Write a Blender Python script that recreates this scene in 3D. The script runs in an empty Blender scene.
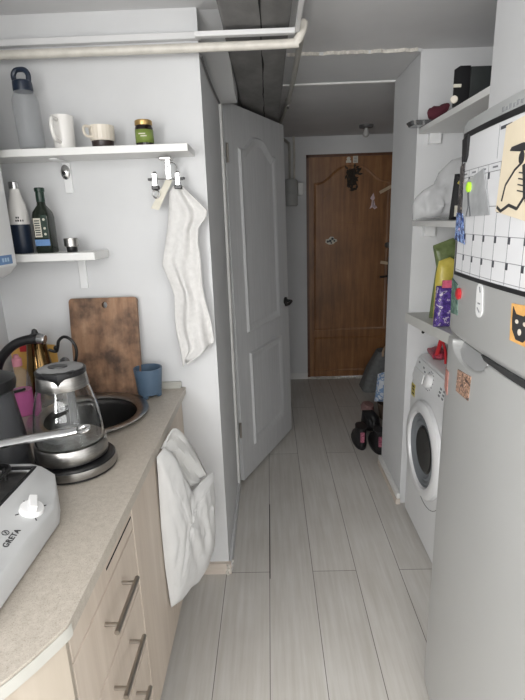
import bpy, bmesh, math, random
from mathutils import Vector, Matrix, noise as mnoise
random.seed(7)
scene = bpy.context.scene
COL = scene.collection
PI = math.pi

# ------------------------------------------------------------------ camera, world, light, exposure
cam_d = bpy.data.cameras.new('camera')
cam_d.sensor_fit = 'HORIZONTAL'; cam_d.sensor_width = 36.0
cam_d.lens = 478.0 / 525.0 * 36.0
cam_d.clip_start = 0.02
cam = bpy.data.objects.new('camera', cam_d); COL.objects.link(cam)
MW = ((0.99942711, 0.02794097, -0.01909869), (0.0111023, 0.26241791, 0.96489045), (-0.03197182, 0.96454971, -0.26195736))
cam.matrix_world = Matrix(((MW[0][0], MW[0][1], -MW[0][2], 0.0), (MW[1][0], MW[1][1], -MW[1][2], 0.0),
                           (MW[2][0], MW[2][1], -MW[2][2], 1.5), (0, 0, 0, 1)))
scene.camera = cam

world = bpy.data.worlds.new('sky'); scene.world = world; world.use_nodes = True
bg = world.node_tree.nodes['Background']
bg.inputs['Color'].default_value = (0.80, 0.88, 1.0, 1); bg.inputs['Strength'].default_value = 1.0

def area(name, loc, rot, sx, sy, power, color):
    l = bpy.data.lights.new(name, 'AREA'); l.shape = 'RECTANGLE'; l.size = sx; l.size_y = sy
    l.energy = power; l.color = color
    o = bpy.data.objects.new(name, l); COL.objects.link(o); o.location = loc; o.rotation_euler = rot
    return o
area('window_daylight', (0.15, -3.43, 1.42), (math.radians(90), 0, 0), 2.1, 1.2, 48, (1.0, 0.985, 0.965))
area('side_window_daylight', (-0.97, -1.25, 1.5), (0, math.radians(-90), 0), 1.15, 1.7, 126, (1.0, 0.99, 0.975))
area('overhead_fill', (0.15, -0.6, 2.165), (0, 0, 0), 0.7, 0.7, 23, (1.0, 0.985, 0.965))  # soft fill added overhead, out of view, to brighten the floor

vs = scene.view_settings
vs.view_transform = 'Standard'; vs.look = 'None'; vs.gamma = 1.0; vs.exposure = 0.0; vs.use_curve_mapping = False

# ------------------------------------------------------------------ helpers
def lin(c):
    return tuple(((x / 255.0) / 12.92 if x / 255.0 <= 0.04045 else ((x / 255.0 + 0.055) / 1.055) ** 2.4) for x in c) + (1.0,)

class NT:
    def __init__(s, name):
        s.m = bpy.data.materials.new(name); s.m.use_nodes = True
        s.t = s.m.node_tree; s.b = s.t.nodes['Principled BSDF']
    def n(s, typ, **kw):
        x = s.t.nodes.new(typ)
        for k, v in kw.items():
            if k.startswith('i_'): x.inputs[k[2:].replace('_', ' ')].default_value = v
            else: setattr(x, k, v)
        return x
    def l(s, a, b): s.t.links.new(a, b)
    def coord(s, scale=(1, 1, 1), rot=(0, 0, 0)):
        tc = s.n('ShaderNodeNewGeometry'); mp = s.n('ShaderNodeMapping')
        mp.inputs['Scale'].default_value = scale; mp.inputs['Rotation'].default_value = rot
        s.l(tc.outputs['Position'], mp.inputs['Vector']); return mp.outputs['Vector']
    def ramp(s, fac, stops):
        r = s.n('ShaderNodeValToRGB'); e = r.color_ramp.elements
        while len(e) < len(stops): e.new(0.5)
        for el, (p, c) in zip(e, stops): el.position = p; el.color = lin(c)
        s.l(fac, r.inputs['Fac']); return r.outputs['Color']
    def noise(s, vec, scale, detail=3, rough=0.55):
        x = s.n('ShaderNodeTexNoise'); x.inputs['Scale'].default_value = scale
        x.inputs['Detail'].default_value = detail; x.inputs['Roughness'].default_value = rough
        s.l(vec, x.inputs['Vector']); return x.outputs['Fac']
    def bump(s, h, strength, dist=0.002):
        x = s.n('ShaderNodeBump'); x.inputs['Strength'].default_value = strength; x.inputs['Distance'].default_value = dist
        s.l(h, x.inputs['Height']); s.l(x.outputs['Normal'], s.b.inputs['Normal'])
    def set(s, color=None, rough=0.5, metal=0.0, **kw):
        if color is not None: s.b.inputs['Base Color'].default_value = lin(color)
        s.b.inputs['Roughness'].default_value = rough; s.b.inputs['Metallic'].default_value = metal
        for k, v in kw.items(): s.b.inputs[k.replace('_', ' ')].default_value = v
        return s

def plain(name, c, rough=0.5, metal=0.0, var=6, scale=14, bump=0.0, **kw):
    a = NT(name).set(c, rough, metal, **kw)
    f = a.noise(a.coord(), scale, 4)
    lo = tuple(max(0, x - var) for x in c); hi = tuple(min(255, x + var) for x in c)
    a.l(a.ramp(f, [(0.3, lo), (0.7, hi)]), a.b.inputs['Base Color'])
    if bump: a.bump(a.noise(a.coord(), scale * 6, 3), bump)
    return a.m

def wood(name, stops, scale, sc, rough=0.5, bump=0.1, blot=None):
    a = NT(name).set(None, rough)
    f = a.noise(a.coord(sc), scale, 6, 0.62)
    col = a.ramp(f, stops)
    if blot:
        g = a.noise(a.coord(), blot[0], 4, 0.6)
        m = a.n('ShaderNodeMix', data_type='RGBA', blend_type='MULTIPLY'); m.inputs[0].default_value = 1.0
        a.l(col, m.inputs[6]); a.l(a.ramp(g, blot[1]), m.inputs[7]); col = m.outputs[2]
    a.l(col, a.b.inputs['Base Color'])
    if bump: a.bump(f, bump)
    return a.m

def printed(name, cols, scale, rough=0.4):
    a = NT(name).set(None, rough)
    f = a.noise(a.coord(), scale, 2, 0.5)
    n = len(cols); c = a.ramp(f, [(0.32 + 0.36 * i / max(1, n - 1), q) for i, q in enumerate(cols)])
    a.t.nodes[-1].color_ramp.interpolation = 'CONSTANT'
    a.l(c, a.b.inputs['Base Color']); return a.m

def glass(name, c, rough=0.02, ior=1.45, alpha=None):
    a = NT(name).set(c, rough, 0.0, Transmission_Weight=1.0, IOR=ior)
    return a.m

M = {}
M['wall'] = plain('white_wall_paint', (208, 209, 210), 0.85, var=4, scale=3, bump=0.12)
M['ceil'] = plain('ceiling_paint', (214, 214, 215), 0.9, var=4, scale=4, bump=0.2)
M['white'] = plain('white_laminate', (226, 226, 224), 0.4, var=2, scale=4)
M['doorwhite'] = wood('white_door_paint', [(0.3, (196, 197, 198)), (0.7, (208, 209, 210))], 60, (1, 1, 0.06), 0.45, 0.08)
M['whiteplastic'] = plain('white_plastic', (225, 226, 226), 0.3, var=1)
M['pipe'] = plain('cream_painted_pipe', (206, 202, 193), 0.4, var=8, scale=30)
M['trunk'] = plain('white_trunking', (220, 220, 220), 0.4, var=2)
M['chrome'] = plain('chrome', (190, 190, 190), 0.14, 1.0, var=2)
M['steel'] = wood('brushed_steel', [(0.3, (150, 148, 145)), (0.7, (185, 183, 180))], 50, (1, 1, 14), 0.28, 0.04); 
M['steel'].node_tree.nodes['Principled BSDF'].inputs['Metallic'].default_value = 1.0
M['nickel'] = plain('satin_nickel', (172, 166, 158), 0.32, 1.0, var=4)
M['black'] = plain('black_plastic', (26, 26, 28), 0.35, var=3)
M['blackmat'] = plain('black_matte', (24, 24, 26), 0.75, var=4)
M['iron'] = plain('black_enamel_iron', (22, 22, 23), 0.4, var=4, bump=0.2)
M['beam'] = wood('dark_old_timber', [(0.2, (98, 97, 96)), (0.5, (118, 117, 116)), (0.8, (138, 137, 135))], 9, (1, 0.5, 1), 0.85, 0.35)
M['crack'] = plain('dark_split', (14, 13, 13), 0.95, var=2)
M['brown'] = wood('brown_door_veneer', [(0.28, (120, 82, 50)), (0.55, (150, 106, 66)), (0.75, (168, 124, 82))], 22, (1.6, 1, 0.12), 0.42, 0.05, (3, [(0.3, (205, 200, 195)), (0.7, (255, 250, 245))]))
M['cab'] = wood('pale_ash_laminate', [(0.3, (186, 172, 158)), (0.55, (197, 184, 170)), (0.75, (205, 193, 180))], 26, (1, 1, 0.07), 0.5, 0.02)
M['cabside'] = wood('pale_ash_side', [(0.3, (178, 167, 152)), (0.75, (190, 180, 166))], 26, (1, 1, 0.07), 0.5, 0.02)
M['plinth'] = plain('grey_plinth', (120, 112, 104), 0.5, var=4)
M['edge'] = plain('worktop_edge_band', (184, 183, 176), 0.4, var=3)
M['beige'] = wood('bare_wood_skirting', [(0.3, (196, 184, 172)), (0.7, (212, 203, 193))], 20, (0.2, 1, 1), 0.6, 0.05)
M['board'] = wood('worn_cutting_board', [(0.28, (122, 90, 66)), (0.5, (158, 122, 94)), (0.75, (184, 150, 122))], 14, (2.2, 1, 0.35), 0.6, 0.1, (8, [(0.36, (112, 106, 103)), (0.55, (222, 218, 214)), (0.8, (255, 251, 247))]))
M['mug'] = plain('white_glaze', (228, 226, 222), 0.25, var=1)
M['cream'] = plain('cream_glaze', (212, 204, 190), 0.3, var=4)
M['browngl'] = plain('dark_brown_glaze', (44, 32, 28), 0.35, var=6)
M['navy'] = plain('navy_plastic', (28, 40, 58), 0.35, var=3)
M['greenlab'] = plain('green_label', (116, 134, 62), 0.5, var=8, scale=40)
M['gold'] = plain('gold_lid', (170, 140, 88), 0.3, 0.7, var=6)
M['darkglass'] = plain('dark_jar_glass', (30, 20, 18), 0.1, var=2)
M['oilglass'] = plain('dark_green_bottle', (26, 34, 26), 0.12, var=3)
M['oilgreen'] = plain('green_cap', (24, 48, 38), 0.35, var=3)
M['paper'] = plain('label_paper', (206, 202, 188), 0.7, var=6, scale=60)
M['bluelab'] = plain('blue_label', (96, 132, 178), 0.5, var=5)
M['ink'] = plain('print_ink', (44, 44, 46), 0.6, var=2)
M['blue'] = plain('slate_blue_ceramic', (80, 101, 122), 0.5, var=4)
M['towel'] = plain('white_grey_towel', (208, 207, 205), 0.95, var=6, scale=60, bump=0.35)
M['bagw'] = plain('white_plastic_film', (218, 218, 217), 0.38, var=3, Transmission_Weight=0.12)
M['bagfilm'] = plain('thin_white_film', (224, 224, 222), 0.35, var=3, Alpha=0.72)
M['pink'] = plain('pink_liquid', (196, 104, 160), 0.25, var=5)
M['pinkcap'] = plain('pink_cap', (196, 128, 142), 0.4, var=3)
M['yellow'] = plain('yellow_packet', (206, 160, 80), 0.45, var=10)
M['yellow2'] = plain('lemon_packet', (196, 180, 82), 0.4, var=14, scale=25)
M['greenpk'] = plain('green_packet', (104, 118, 74), 0.4, var=16, scale=30)
M['red'] = plain('red_plastic', (176, 38, 46), 0.4, var=8)
M['redpink'] = printed('redpink_print', [(120, 30, 46), (170, 60, 78), (96, 40, 60), (190, 120, 130)], 90)
M['maroon'] = plain('maroon_cloth', (78, 28, 40), 0.9, var=8, bump=0.3)
M['brass'] = plain('gold_brown_metal', (128, 102, 66), 0.14, 1.0, var=10)
M['fridge'] = plain('silver_fridge_paint', (176, 177, 176), 0.3, 0.25, var=2, scale=3)
M['fridgecap'] = plain('silver_grey_plastic', (166, 168, 168), 0.4, 0.1, var=2)
M['gasket'] = plain('grey_gasket', (70, 72, 74), 0.6, var=3)
M['silver'] = plain('silver_tray', (170, 172, 174), 0.25, 0.9, var=5)
M['hob'] = plain('grey_white_enamel', (190, 191, 191), 0.35, var=3)
M['knob'] = plain('white_knob', (232, 232, 232), 0.35, var=1)
M['wm'] = plain('white_enamel', (222, 223, 224), 0.3, var=1)
M['wmgrey'] = plain('grey_rubber_gasket', (112, 116, 120), 0.5, var=4)
M['drum'] = plain('dark_drum_glass', (20, 22, 24), 0.08, var=2)
M['tote'] = plain('grey_felt', (112, 114, 114), 0.9, var=8, scale=40, bump=0.3)
M['straw'] = plain('tan_strap', (176, 152, 128), 0.7, var=8)
M['shoe'] = plain('black_shoe_leather', (28, 27, 29), 0.5, var=5)
M['shoepink'] = printed('shoepink_print', [(130, 60, 84), (176, 110, 126), (70, 40, 52)], 110)
M['sneaker'] = plain('dusty_pink_shoe', (172, 136, 134), 0.7, var=16, scale=40)
M['bluewhite'] = printed('bluewhite_print', [(214, 220, 228), (130, 160, 200), (206, 214, 224), (160, 184, 214)], 22)
M['basket'] = plain('brown_wicker', (92, 76, 62), 0.8, var=18, scale=80, bump=0.4)
M['meter'] = plain('grey_meter_metal', (176, 178, 176), 0.5, var=4)
M['whiteboard'] = plain('planner_sheet', (212, 213, 215), 0.35, var=1)
M['line'] = plain('grid_line_grey', (120, 122, 126), 0.5, var=2)
M['tab'] = plain('dark_date_tab', (62, 64, 70), 0.5, var=2)
M['artpaper'] = plain('cream_print_paper', (214, 202, 178), 0.7, var=4)
M['photo'] = plain('grey_photo_print', (164, 166, 168), 0.35, var=14, scale=30)
M['photo2'] = printed('photo2_print', [(70, 52, 48), (176, 140, 120), (120, 96, 76), (206, 170, 150), (60, 60, 52)], 60)
M['photostrip'] = printed('photostrip_print', [(40, 40, 44), (96, 92, 92), (30, 30, 34), (150, 140, 132), (60, 58, 62)], 75)
M['bluecard'] = printed('bluecard_print', [(28, 34, 66), (60, 84, 150), (150, 176, 220), (36, 40, 80), (210, 190, 220)], 85)
M['purple'] = printed('purple_print', [(60, 44, 110), (96, 70, 150), (70, 50, 120), (190, 180, 200), (56, 44, 96)], 60)
M['lime'] = plain('lime_dot', (178, 232, 60), 0.5, var=2)
M['orange'] = plain('orange_print', (214, 164, 96), 0.5, var=10, scale=50)
M['greensheet'] = printed('greensheet_print', [(60, 92, 84), (110, 134, 122), (50, 76, 72)], 80)
M['tape'] = plain('masking_tape', (196, 176, 148), 0.7, var=8)
M['residue'] = plain('tape_residue', (168, 122, 72), 0.7, var=8)
M['pinkpale'] = plain('pale_pink_print', (214, 192, 194), 0.6, var=6)
M['rubble'] = plain('chipped_plaster', (206, 202, 194), 0.9, var=26, scale=50, bump=0.5)
M['clear'] = glass('clear_glass', (250, 252, 252), 0.01, 1.45)
M['smoke'] = plain('smoky_glass', (84, 85, 88), 0.08, var=2, Alpha=0.7)
M['clearplastic'] = plain('cloudy_clear_plastic', (178, 182, 186), 0.08, var=2, Alpha=0.17)
M['film'] = plain('clear_plastic_film', (232, 233, 234), 0.12, var=6, Alpha=0.42)
M['lampgrey'] = plain('grey_fitting', (92, 92, 94), 0.5, var=2)
M['bulb'] = plain('frosted_bulb_glass', (190, 190, 188), 0.2, var=2)

def floor_mat():
    a = NT('grey_washed_laminate_planks').set(None, 0.42)
    v = a.coord()
    sp = a.n('ShaderNodeSeparateXYZ'); a.l(v, sp.inputs[0])
    def math_(op, x, y):
        k = a.n('ShaderNodeMath', operation=op)
        for i, q in enumerate((x, y)):
            if isinstance(q, float): k.inputs[i].default_value = q
            else: a.l(q, k.inputs[i])
        return k.outputs[0]
    cb = a.n('ShaderNodeCombineXYZ')
    a.l(math_('ADD', sp.outputs['Y'], 0.12), cb.inputs[0]); a.l(math_('ADD', sp.outputs['X'], 1.936 + 0.0), cb.inputs[1])
    br = a.n('ShaderNodeTexBrick'); a.l(cb.outputs[0], br.inputs['Vector'])
    br.offset = 0.42; br.offset_frequency = 2; br.squash = 1.0
    br.inputs['Scale'].default_value = 1.0; br.inputs['Mortar Size'].default_value = 0.0016
    br.inputs['Mortar Smooth'].default_value = 0.3; br.inputs['Brick Width'].default_value = 1.9
    br.inputs['Row Height'].default_value = 0.19; br.inputs['Bias'].default_value = 0.0
    br.inputs['Color1'].default_value = lin((206, 204, 200)); br.inputs['Color2'].default_value = lin((214, 212, 208))
    br.inputs['Mortar'].default_value = lin((110, 106, 102))
    g = a.noise(a.coord((1.0, 0.05, 1.0)), 55, 5, 0.6)
    m = a.n('ShaderNodeMix', data_type='RGBA', blend_type='MULTIPLY'); m.inputs[0].default_value = 1.0
    a.l(br.outputs['Color'], m.inputs[6]); a.l(a.ramp(g, [(0.3, (236, 234, 230)), (0.7, (255, 255, 255))]), m.inputs[7])
    d = a.noise(a.coord(), 2.2, 4)
    m2 = a.n('ShaderNodeMix', data_type='RGBA', blend_type='MULTIPLY'); m2.inputs[0].default_value = 1.0
    a.l(m.outputs[2], m2.inputs[6]); a.l(a.ramp(d, [(0.3, (240, 238, 236)), (0.7, (255, 255, 255))]), m2.inputs[7])
    a.l(m2.outputs[2], a.b.inputs['Base Color']); a.bump(g, 0.04)
    return a.m
M['floor'] = floor_mat()

def counter_mat():
    a = NT('speckled_beige_worktop').set(None, 0.38)
    f = a.noise(a.coord(), 420, 2, 0.7); g = a.noise(a.coord(), 70, 4, 0.7)
    c1 = a.ramp(f, [(0.3, (156, 148, 138)), (0.42, (184, 176, 165)), (0.62, (189, 182, 171)), (0.75, (202, 196, 186))])
    m = a.n('ShaderNodeMix', data_type='RGBA', blend_type='MULTIPLY'); m.inputs[0].default_value = 1.0
    a.l(c1, m.inputs[6]); a.l(a.ramp(g, [(0.3, (232, 230, 228)), (0.7, (255, 255, 255))]), m.inputs[7])
    a.l(m.outputs[2], a.b.inputs['Base Color']); return a.m
M['counter'] = counter_mat()

class MB:
    def __init__(s): s.v = []; s.f = []
    def add(s, vs, fs):
        o = len(s.v); s.v += [tuple(p) for p in vs]; s.f += [tuple(i + o for i in f) for f in fs]; return s
    def box(s, x0, x1, y0, y1, z0, z1, rot=0.0, mat=None):
        c = Vector(((x0 + x1) / 2, (y0 + y1) / 2, (z0 + z1) / 2)); hx, hy, hz = (x1 - x0) / 2, (y1 - y0) / 2, (z1 - z0) / 2
        R = mat if mat is not None else Matrix.Rotation(rot, 3, 'Z')
        vs = [c + R @ Vector((a * hx, b * hy, d * hz)) for a in (-1, 1) for b in (-1, 1) for d in (-1, 1)]
        return s.add(vs, [(0, 1, 3, 2), (4, 6, 7, 5), (0, 4, 5, 1), (2, 3, 7, 6), (0, 2, 6, 4), (1, 5, 7, 3)])
    def prism(s, pts, mapf, d0, d1):
        n = len(pts); vs = [mapf(p[0], p[1], d0) for p in pts] + [mapf(p[0], p[1], d1) for p in pts]
        fs = [tuple(range(n))[::-1], tuple(range(n, 2 * n))] + [(i, (i + 1) % n, n + (i + 1) % n, n + i) for i in range(n)]
        return s.add(vs, fs)
    def loft(s, rings, cap0=True, cap1=True, closed=True):
        n = len(rings[0]); vs = [p for r in rings for p in r]; fs = []
        for k in range(len(rings) - 1):
            for i in range(n if closed else n - 1):
                j = (i + 1) % n; fs.append((k * n + i, k * n + j, (k + 1) * n + j, (k + 1) * n + i))
        if cap0: fs.append(tuple(range(n))[::-1])
        if cap1: fs.append(tuple(range((len(rings) - 1) * n, len(rings) * n)))
        return s.add(vs, fs)
    def lathe(s, prof, c=(0, 0, 0), n=28, axis=(0, 0, 1), cap0=True, cap1=True, sx=1.0, sy=1.0):
        q = Vector((0, 0, 1)).rotation_difference(Vector(axis)); c = Vector(c); rings = []
        for r, z in prof:
            rings.append([c + q @ Vector((r * sx * math.cos(2 * PI * i / n), r * sy * math.sin(2 * PI * i / n), z)) for i in range(n)])
        return s.loft(rings, cap0, cap1)
    def tube(s, pts, r, n=10, flat=1.0, closed=False):
        pts = [Vector(p) for p in pts]; m = len(pts); rings = []
        rr = r if isinstance(r, (list, tuple)) else [r] * m
        up = None
        for i in range(m):
            if closed: t = (pts[(i + 1) % m] - pts[i - 1])
            else: t = pts[min(i + 1, m - 1)] - pts[max(i - 1, 0)]
            t.normalize()
            if up is None:
                up = Vector((0, 0, 1)) if abs(t.z) < 0.9 else Vector((1, 0, 0))
            a = t.cross(up)
            if a.length < 1e-4: a = t.cross(Vector((0, 1, 0.01)))
            a.normalize(); b = a.cross(t).normalized(); up = b
            rings.append([pts[i] + rr[i] * (math.cos(2 * PI * k / n) * a + flat * math.sin(2 * PI * k / n) * b) for k in range(n)])
        if closed: return s.loft(rings + [rings[0]], False, False)
        return s.loft(rings)
    def ball(s, c, r, n=14, sz=(1, 1, 1)):
        rings = []
        for k in range(1, n // 2 + 1):
            th = PI * k / (n // 2 + 1)
            rings.append([(c[0] + sz[0] * r * math.sin(th) * math.cos(2 * PI * i / n), c[1] + sz[1] * r * math.sin(th) * math.sin(2 * PI * i / n), c[2] - sz[2] * r * math.cos(th)) for i in range(n)])
        return s.loft(rings)
    def grid(s, P):
        m, n = len(P), len(P[0]); vs = [p for r in P for p in r]
        return s.add(vs, [(i * n + j, i * n + j + 1, (i + 1) * n + j + 1, (i + 1) * n + j) for i in range(m - 1) for j in range(n - 1)])
    def build(s, name, mat, parent=None, bevel=0.0, seg=2, angle=35, solid=0.0, sub=0):
        org = Vector((0, 0, 0)); q = parent
        while q is not None: org += q.location; q = q.parent
        me = bpy.data.meshes.new(name); me.from_pydata([tuple(Vector(p) - org) for p in s.v], [], s.f)
        bm = bmesh.new(); bm.from_mesh(me); bmesh.ops.remove_doubles(bm, verts=bm.verts, dist=1e-6)
        bmesh.ops.recalc_face_normals(bm, faces=bm.faces); bm.to_mesh(me); bm.free()
        me.shade_smooth(); me.set_sharp_from_angle(angle=math.radians(angle))
        me.materials.append(mat)
        o = bpy.data.objects.new(name, me); COL.objects.link(o)
        if parent is not None: o.parent = parent
        if solid: k = o.modifiers.new('s', 'SOLIDIFY'); k.thickness = solid; k.offset = 0
        if bevel:
            k = o.modifiers.new('b', 'BEVEL'); k.width = bevel; k.segments = seg; k.limit_method = 'ANGLE'; k.angle_limit = math.radians(40)
        if sub: k = o.modifiers.new('u', 'SUBSURF'); k.levels = sub; k.render_levels = sub
        return o

def tag(o, label, cat, group=None):
    o['label'] = label; o['category'] = cat
    if group: o['group'] = group
    return o
def thing(name, label, cat, loc=(0, 0, 0), group=None):
    o = bpy.data.objects.new(name, None); COL.objects.link(o); o.location = loc; o.empty_display_size = 0.05
    return tag(o, label, cat, group)
def struct(o, label=None, cat=None):
    o['kind'] = 'structure'
    if label: o['label'] = label
    if cat: o['category'] = cat
    return o
def lerp(a, b, t): return a + (b - a) * t
def interp(tab, x):
    for (x0, y0), (x1, y1) in zip(tab, tab[1:]):
        if x <= x1: return y0 + (y1 - y0) * max(0, (x - x0)) / (x1 - x0)
    return tab[-1][1]
def arc(cx, cy, r, a0, a1, n): return [(cx + r * math.cos(lerp(a0, a1, i / n)), cy + r * math.sin(lerp(a0, a1, i / n))) for i in range(n + 1)]
def rrect(x0, x1, y0, y1, r, n=5):
    return (arc(x1 - r, y1 - r, r, 0, PI / 2, n) + arc(x0 + r, y1 - r, r, PI / 2, PI, n) + arc(x0 + r, y0 + r, r, PI, 1.5 * PI, n) + arc(x1 - r, y0 + r, r, 1.5 * PI, 2 * PI, n))
def smooth_path(pts, n=8):
    P = [Vector(p) for p in pts]; out = []
    for i in range(len(P) - 1):
        p0, p1, p2, p3 = P[max(i - 1, 0)], P[i], P[i + 1], P[min(i + 2, len(P) - 1)]
        for k in range(n):
            t = k / n
            out.append(0.5 * ((2 * p1) + (p2 - p0) * t + (2 * p0 - 5 * p1 + 4 * p2 - p3) * t * t + (3 * p1 - p0 - 3 * p2 + p3) * t ** 3))
    return out + [P[-1]]
def moulding(mb, path, w, h, mapf):
    n = len(path); P = [Vector(p) for p in path]
    area_ = sum(P[i].x * P[(i + 1) % n].y - P[(i + 1) % n].x * P[i].y for i in range(n)); sg = 1 if area_ > 0 else -1
    def off(d):
        out = []
        for i in range(n):
            a = (P[i] - P[i - 1]).normalized(); b = (P[(i + 1) % n] - P[i]).normalized()
            na = Vector((-a.y, a.x)); nb = Vector((-b.y, b.x)); m = (na + nb).normalized()
            out.append(P[i] + m * (sg * d / max(0.35, m.dot(na))))
        return out
    prof = [(0, 0), (w * 0.18, h), (w * 0.45, h * 0.85), (w * 0.8, h * 0.15), (w, 0)]
    rings = [[mapf(p.x, p.y, hh) for p in off(d)] for d, hh in prof]
    m = len(rings[0]); vs = [p for r in rings for p in r]; fs = []
    for k in range(len(rings) - 1):
        for i in range(m):
            j = (i + 1) % m; fs.append((k * m + i, k * m + j, (k + 1) * m + j, (k + 1) * m + i))
    mb.add(vs, fs)
def puff(mb, outline, mapf, th, wr=0.0, rings=9, seed=0, back=1.0, pw=2.0, wrf=None):
    """closed cushion-like body over a star-shaped outline (u,v), depth along d with wrinkles"""
    pts = []
    n0 = len(outline)
    for i in range(n0):
        a, b = outline[i], outline[(i + 1) % n0]
        m = max(1, int(math.hypot(b[0] - a[0], b[1] - a[1]) / 0.02))
        for k in range(m): pts.append((lerp(a[0], b[0], k / m), lerp(a[1], b[1], k / m)))
    n = len(pts); cx = sum(p[0] for p in pts) / n; cy = sum(p[1] for p in pts) / n
    def ring(r, side):
        out = []
        for (x, y) in pts:
            u, v = cx + (x - cx) * r, cy + (y - cy) * r
            d = th * math.sqrt(max(0, 1 - r ** pw))
            w = wr * (mnoise.noise(Vector((u * 16 + seed, v * 7, side * 5.0))) + 0.6 * mnoise.noise(Vector((u * 38 + seed, v * 22, side * 3.0)))) * (1 - r ** 6)
            if wrf: w = wrf(u, v, side) * (1 - r ** 8)
            out.append(mapf(u, v, side * d * (1 if side > 0 else back) + w))
        return out
    R = [ring(0.06, -1)] + [ring((k + 0.5) / rings, -1) for k in range(1, rings)] + [ring(1.0, 1)] + [ring((k + 0.5) / rings, 1) for k in range(rings - 1, 0, -1)] + [ring(0.06, 1)]
    mb.loft(R)
def text_mesh(name, body, size, mapf, mat, parent=None, spacing=1.0, depth=0.0006):
    cu = bpy.data.curves.new('tmp_text', 'FONT'); cu.body = body; cu.size = size; cu.align_x = 'CENTER'; cu.align_y = 'CENTER'; cu.space_character = spacing; cu.extrude = depth
    to = bpy.data.objects.new('tmp_text', cu); COL.objects.link(to)
    dg = bpy.context.evaluated_depsgraph_get(); dg.update()
    me = bpy.data.meshes.new_from_object(to.evaluated_get(dg))
    mb = MB(); mb.add([mapf(*v.co) for v in me.vertices], [tuple(p.vertices) for p in me.polygons])
    bpy.data.objects.remove(to); bpy.data.curves.remove(cu); bpy.data.meshes.remove(me)
    return mb.build(name, mat, parent)
def bx(name, material, parent, *a, bevel=0.0, **k): return MB().box(*a, **k).build(name, material, parent, bevel)

# ------------------------------------------------------------------ the setting
H = 2.175; XL = -1.02; XR = 1.32; YB = -3.5; YF = 4.42
struct(bx('floor', M['floor'], None, XL - 0.1, XR + 0.1, YB - 0.1, YF + 0.12, -0.06, 0.0))
struct(bx('ceiling', M['ceil'], None, XL - 0.1, XR + 0.1, YB - 0.1, YF + 0.12, H, H + 0.08))
SY0, SY1, SZ0, SZ1 = -2.15, -0.35, 0.9, 2.1
w = MB(); w.box(XL - 0.1, XL, YB - 0.1, SY0, 0, H).box(XL - 0.1, XL, SY1, YF + 0.12, 0, H).box(XL - 0.1, XL, SY0, SY1, 0, SZ0).box(XL - 0.1, XL, SY0, SY1, SZ1, H)
struct(w.build('wall_left', M['wall']))
wf = MB(); wf.box(XL - 0.08, XL - 0.03, SY0, SY0 + 0.05, SZ0, SZ1).box(XL - 0.08, XL - 0.03, SY1 - 0.05, SY1, SZ0, SZ1)
wf.box(XL - 0.08, XL - 0.03, SY0, SY1, SZ0, SZ0 + 0.05).box(XL - 0.08, XL - 0.03, SY0, SY1, SZ1 - 0.05, SZ1).box(XL - 0.08, XL - 0.03, -1.28, -1.22, SZ0, SZ1)
wo = struct(wf.build('window_2', M['white'])); bx('pane', M['clear'], wo, XL - 0.06, XL - 0.055, SY0 + 0.05, SY1 - 0.05, SZ0 + 0.05, SZ1 - 0.05)
struct(bx('wall_right', M['wall'], None, XR, XR + 0.1, YB - 0.1, YF + 0.12, 0, H))
# back wall behind the camera with the window opening
w = MB(); WX0, WX1, WZ0, WZ1 = -0.92, 1.22, 0.8, 2.06
w.box(XL, WX0, YB - 0.1, YB, 0, H).box(WX1, XR, YB - 0.1, YB, 0, H).box(WX0, WX1, YB - 0.1, YB, 0, WZ0).box(WX0, WX1, YB - 0.1, YB, WZ1, H)
struct(w.build('wall_back', M['wall']))
wf = MB(); wf.box(WX0, WX0 + 0.05, YB - 0.08, YB - 0.03, WZ0, WZ1).box(WX1 - 0.05, WX1, YB - 0.08, YB - 0.03, WZ0, WZ1)
wf.box(WX0, WX1, YB - 0.08, YB - 0.03, WZ0, WZ0 + 0.05).box(WX0, WX1, YB - 0.08, YB - 0.03, WZ1 - 0.05, WZ1).box(0.12, 0.18, YB - 0.08, YB - 0.03, WZ0, WZ1)
wo = struct(wf.build('window_1', M['white'])); bx('pane', M['clear'], wo, WX0 + 0.05, WX1 - 0.05, YB - 0.06, YB - 0.055, WZ0 + 0.05, WZ1 - 0.05)
# far wall round the entry door
DX0, DX1, DZ = 0.343, 1.115, 2.03
w = MB(); w.box(XL, DX0, YF, YF + 0.1, 0, H).box(DX1, XR, YF, YF + 0.1, 0, H).box(DX0, DX1, YF, YF + 0.1, DZ, H)
struct(w.build('wall_far', M['wall']))
# kitchen end wall and the corridor's left wall with the inner door's opening
CX = -0.214
w = MB(); w.box(XL, CX, 1.79, 1.93, 0, 2.035).box(XL, CX, 1.79, 1.81, 2.035, H); struct(w.build('wall_kitchen_end', M['wall']))
w = MB(); w.box(-0.345, CX, 1.93, 2.46, 0, 2.035).box(-0.345, CX, 2.46, 2.50, 0, H).prism([(1.811, H), (2.29, 2.032), (2.46, 2.032), (2.46, H)], lambda y, z, d: (d, y, z), -0.345, -0.128).box(-0.345, CX, 2.50, 3.30, 2.07, H).box(-0.345, CX, 3.30, YF, 0, H)
struct(w.build('wall_corridor_left', M['wall']))
# right side: the stub wall past the washing machine and the pier behind the fridge
struct(bx('wall_niche_far', M['wall'], None, 0.668, XR, 2.29, 2.72, 0, H))
struct(bx('wall_niche_near', M['wall'], None, 0.665, XR, 1.25, 1.57, 0, H))
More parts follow.
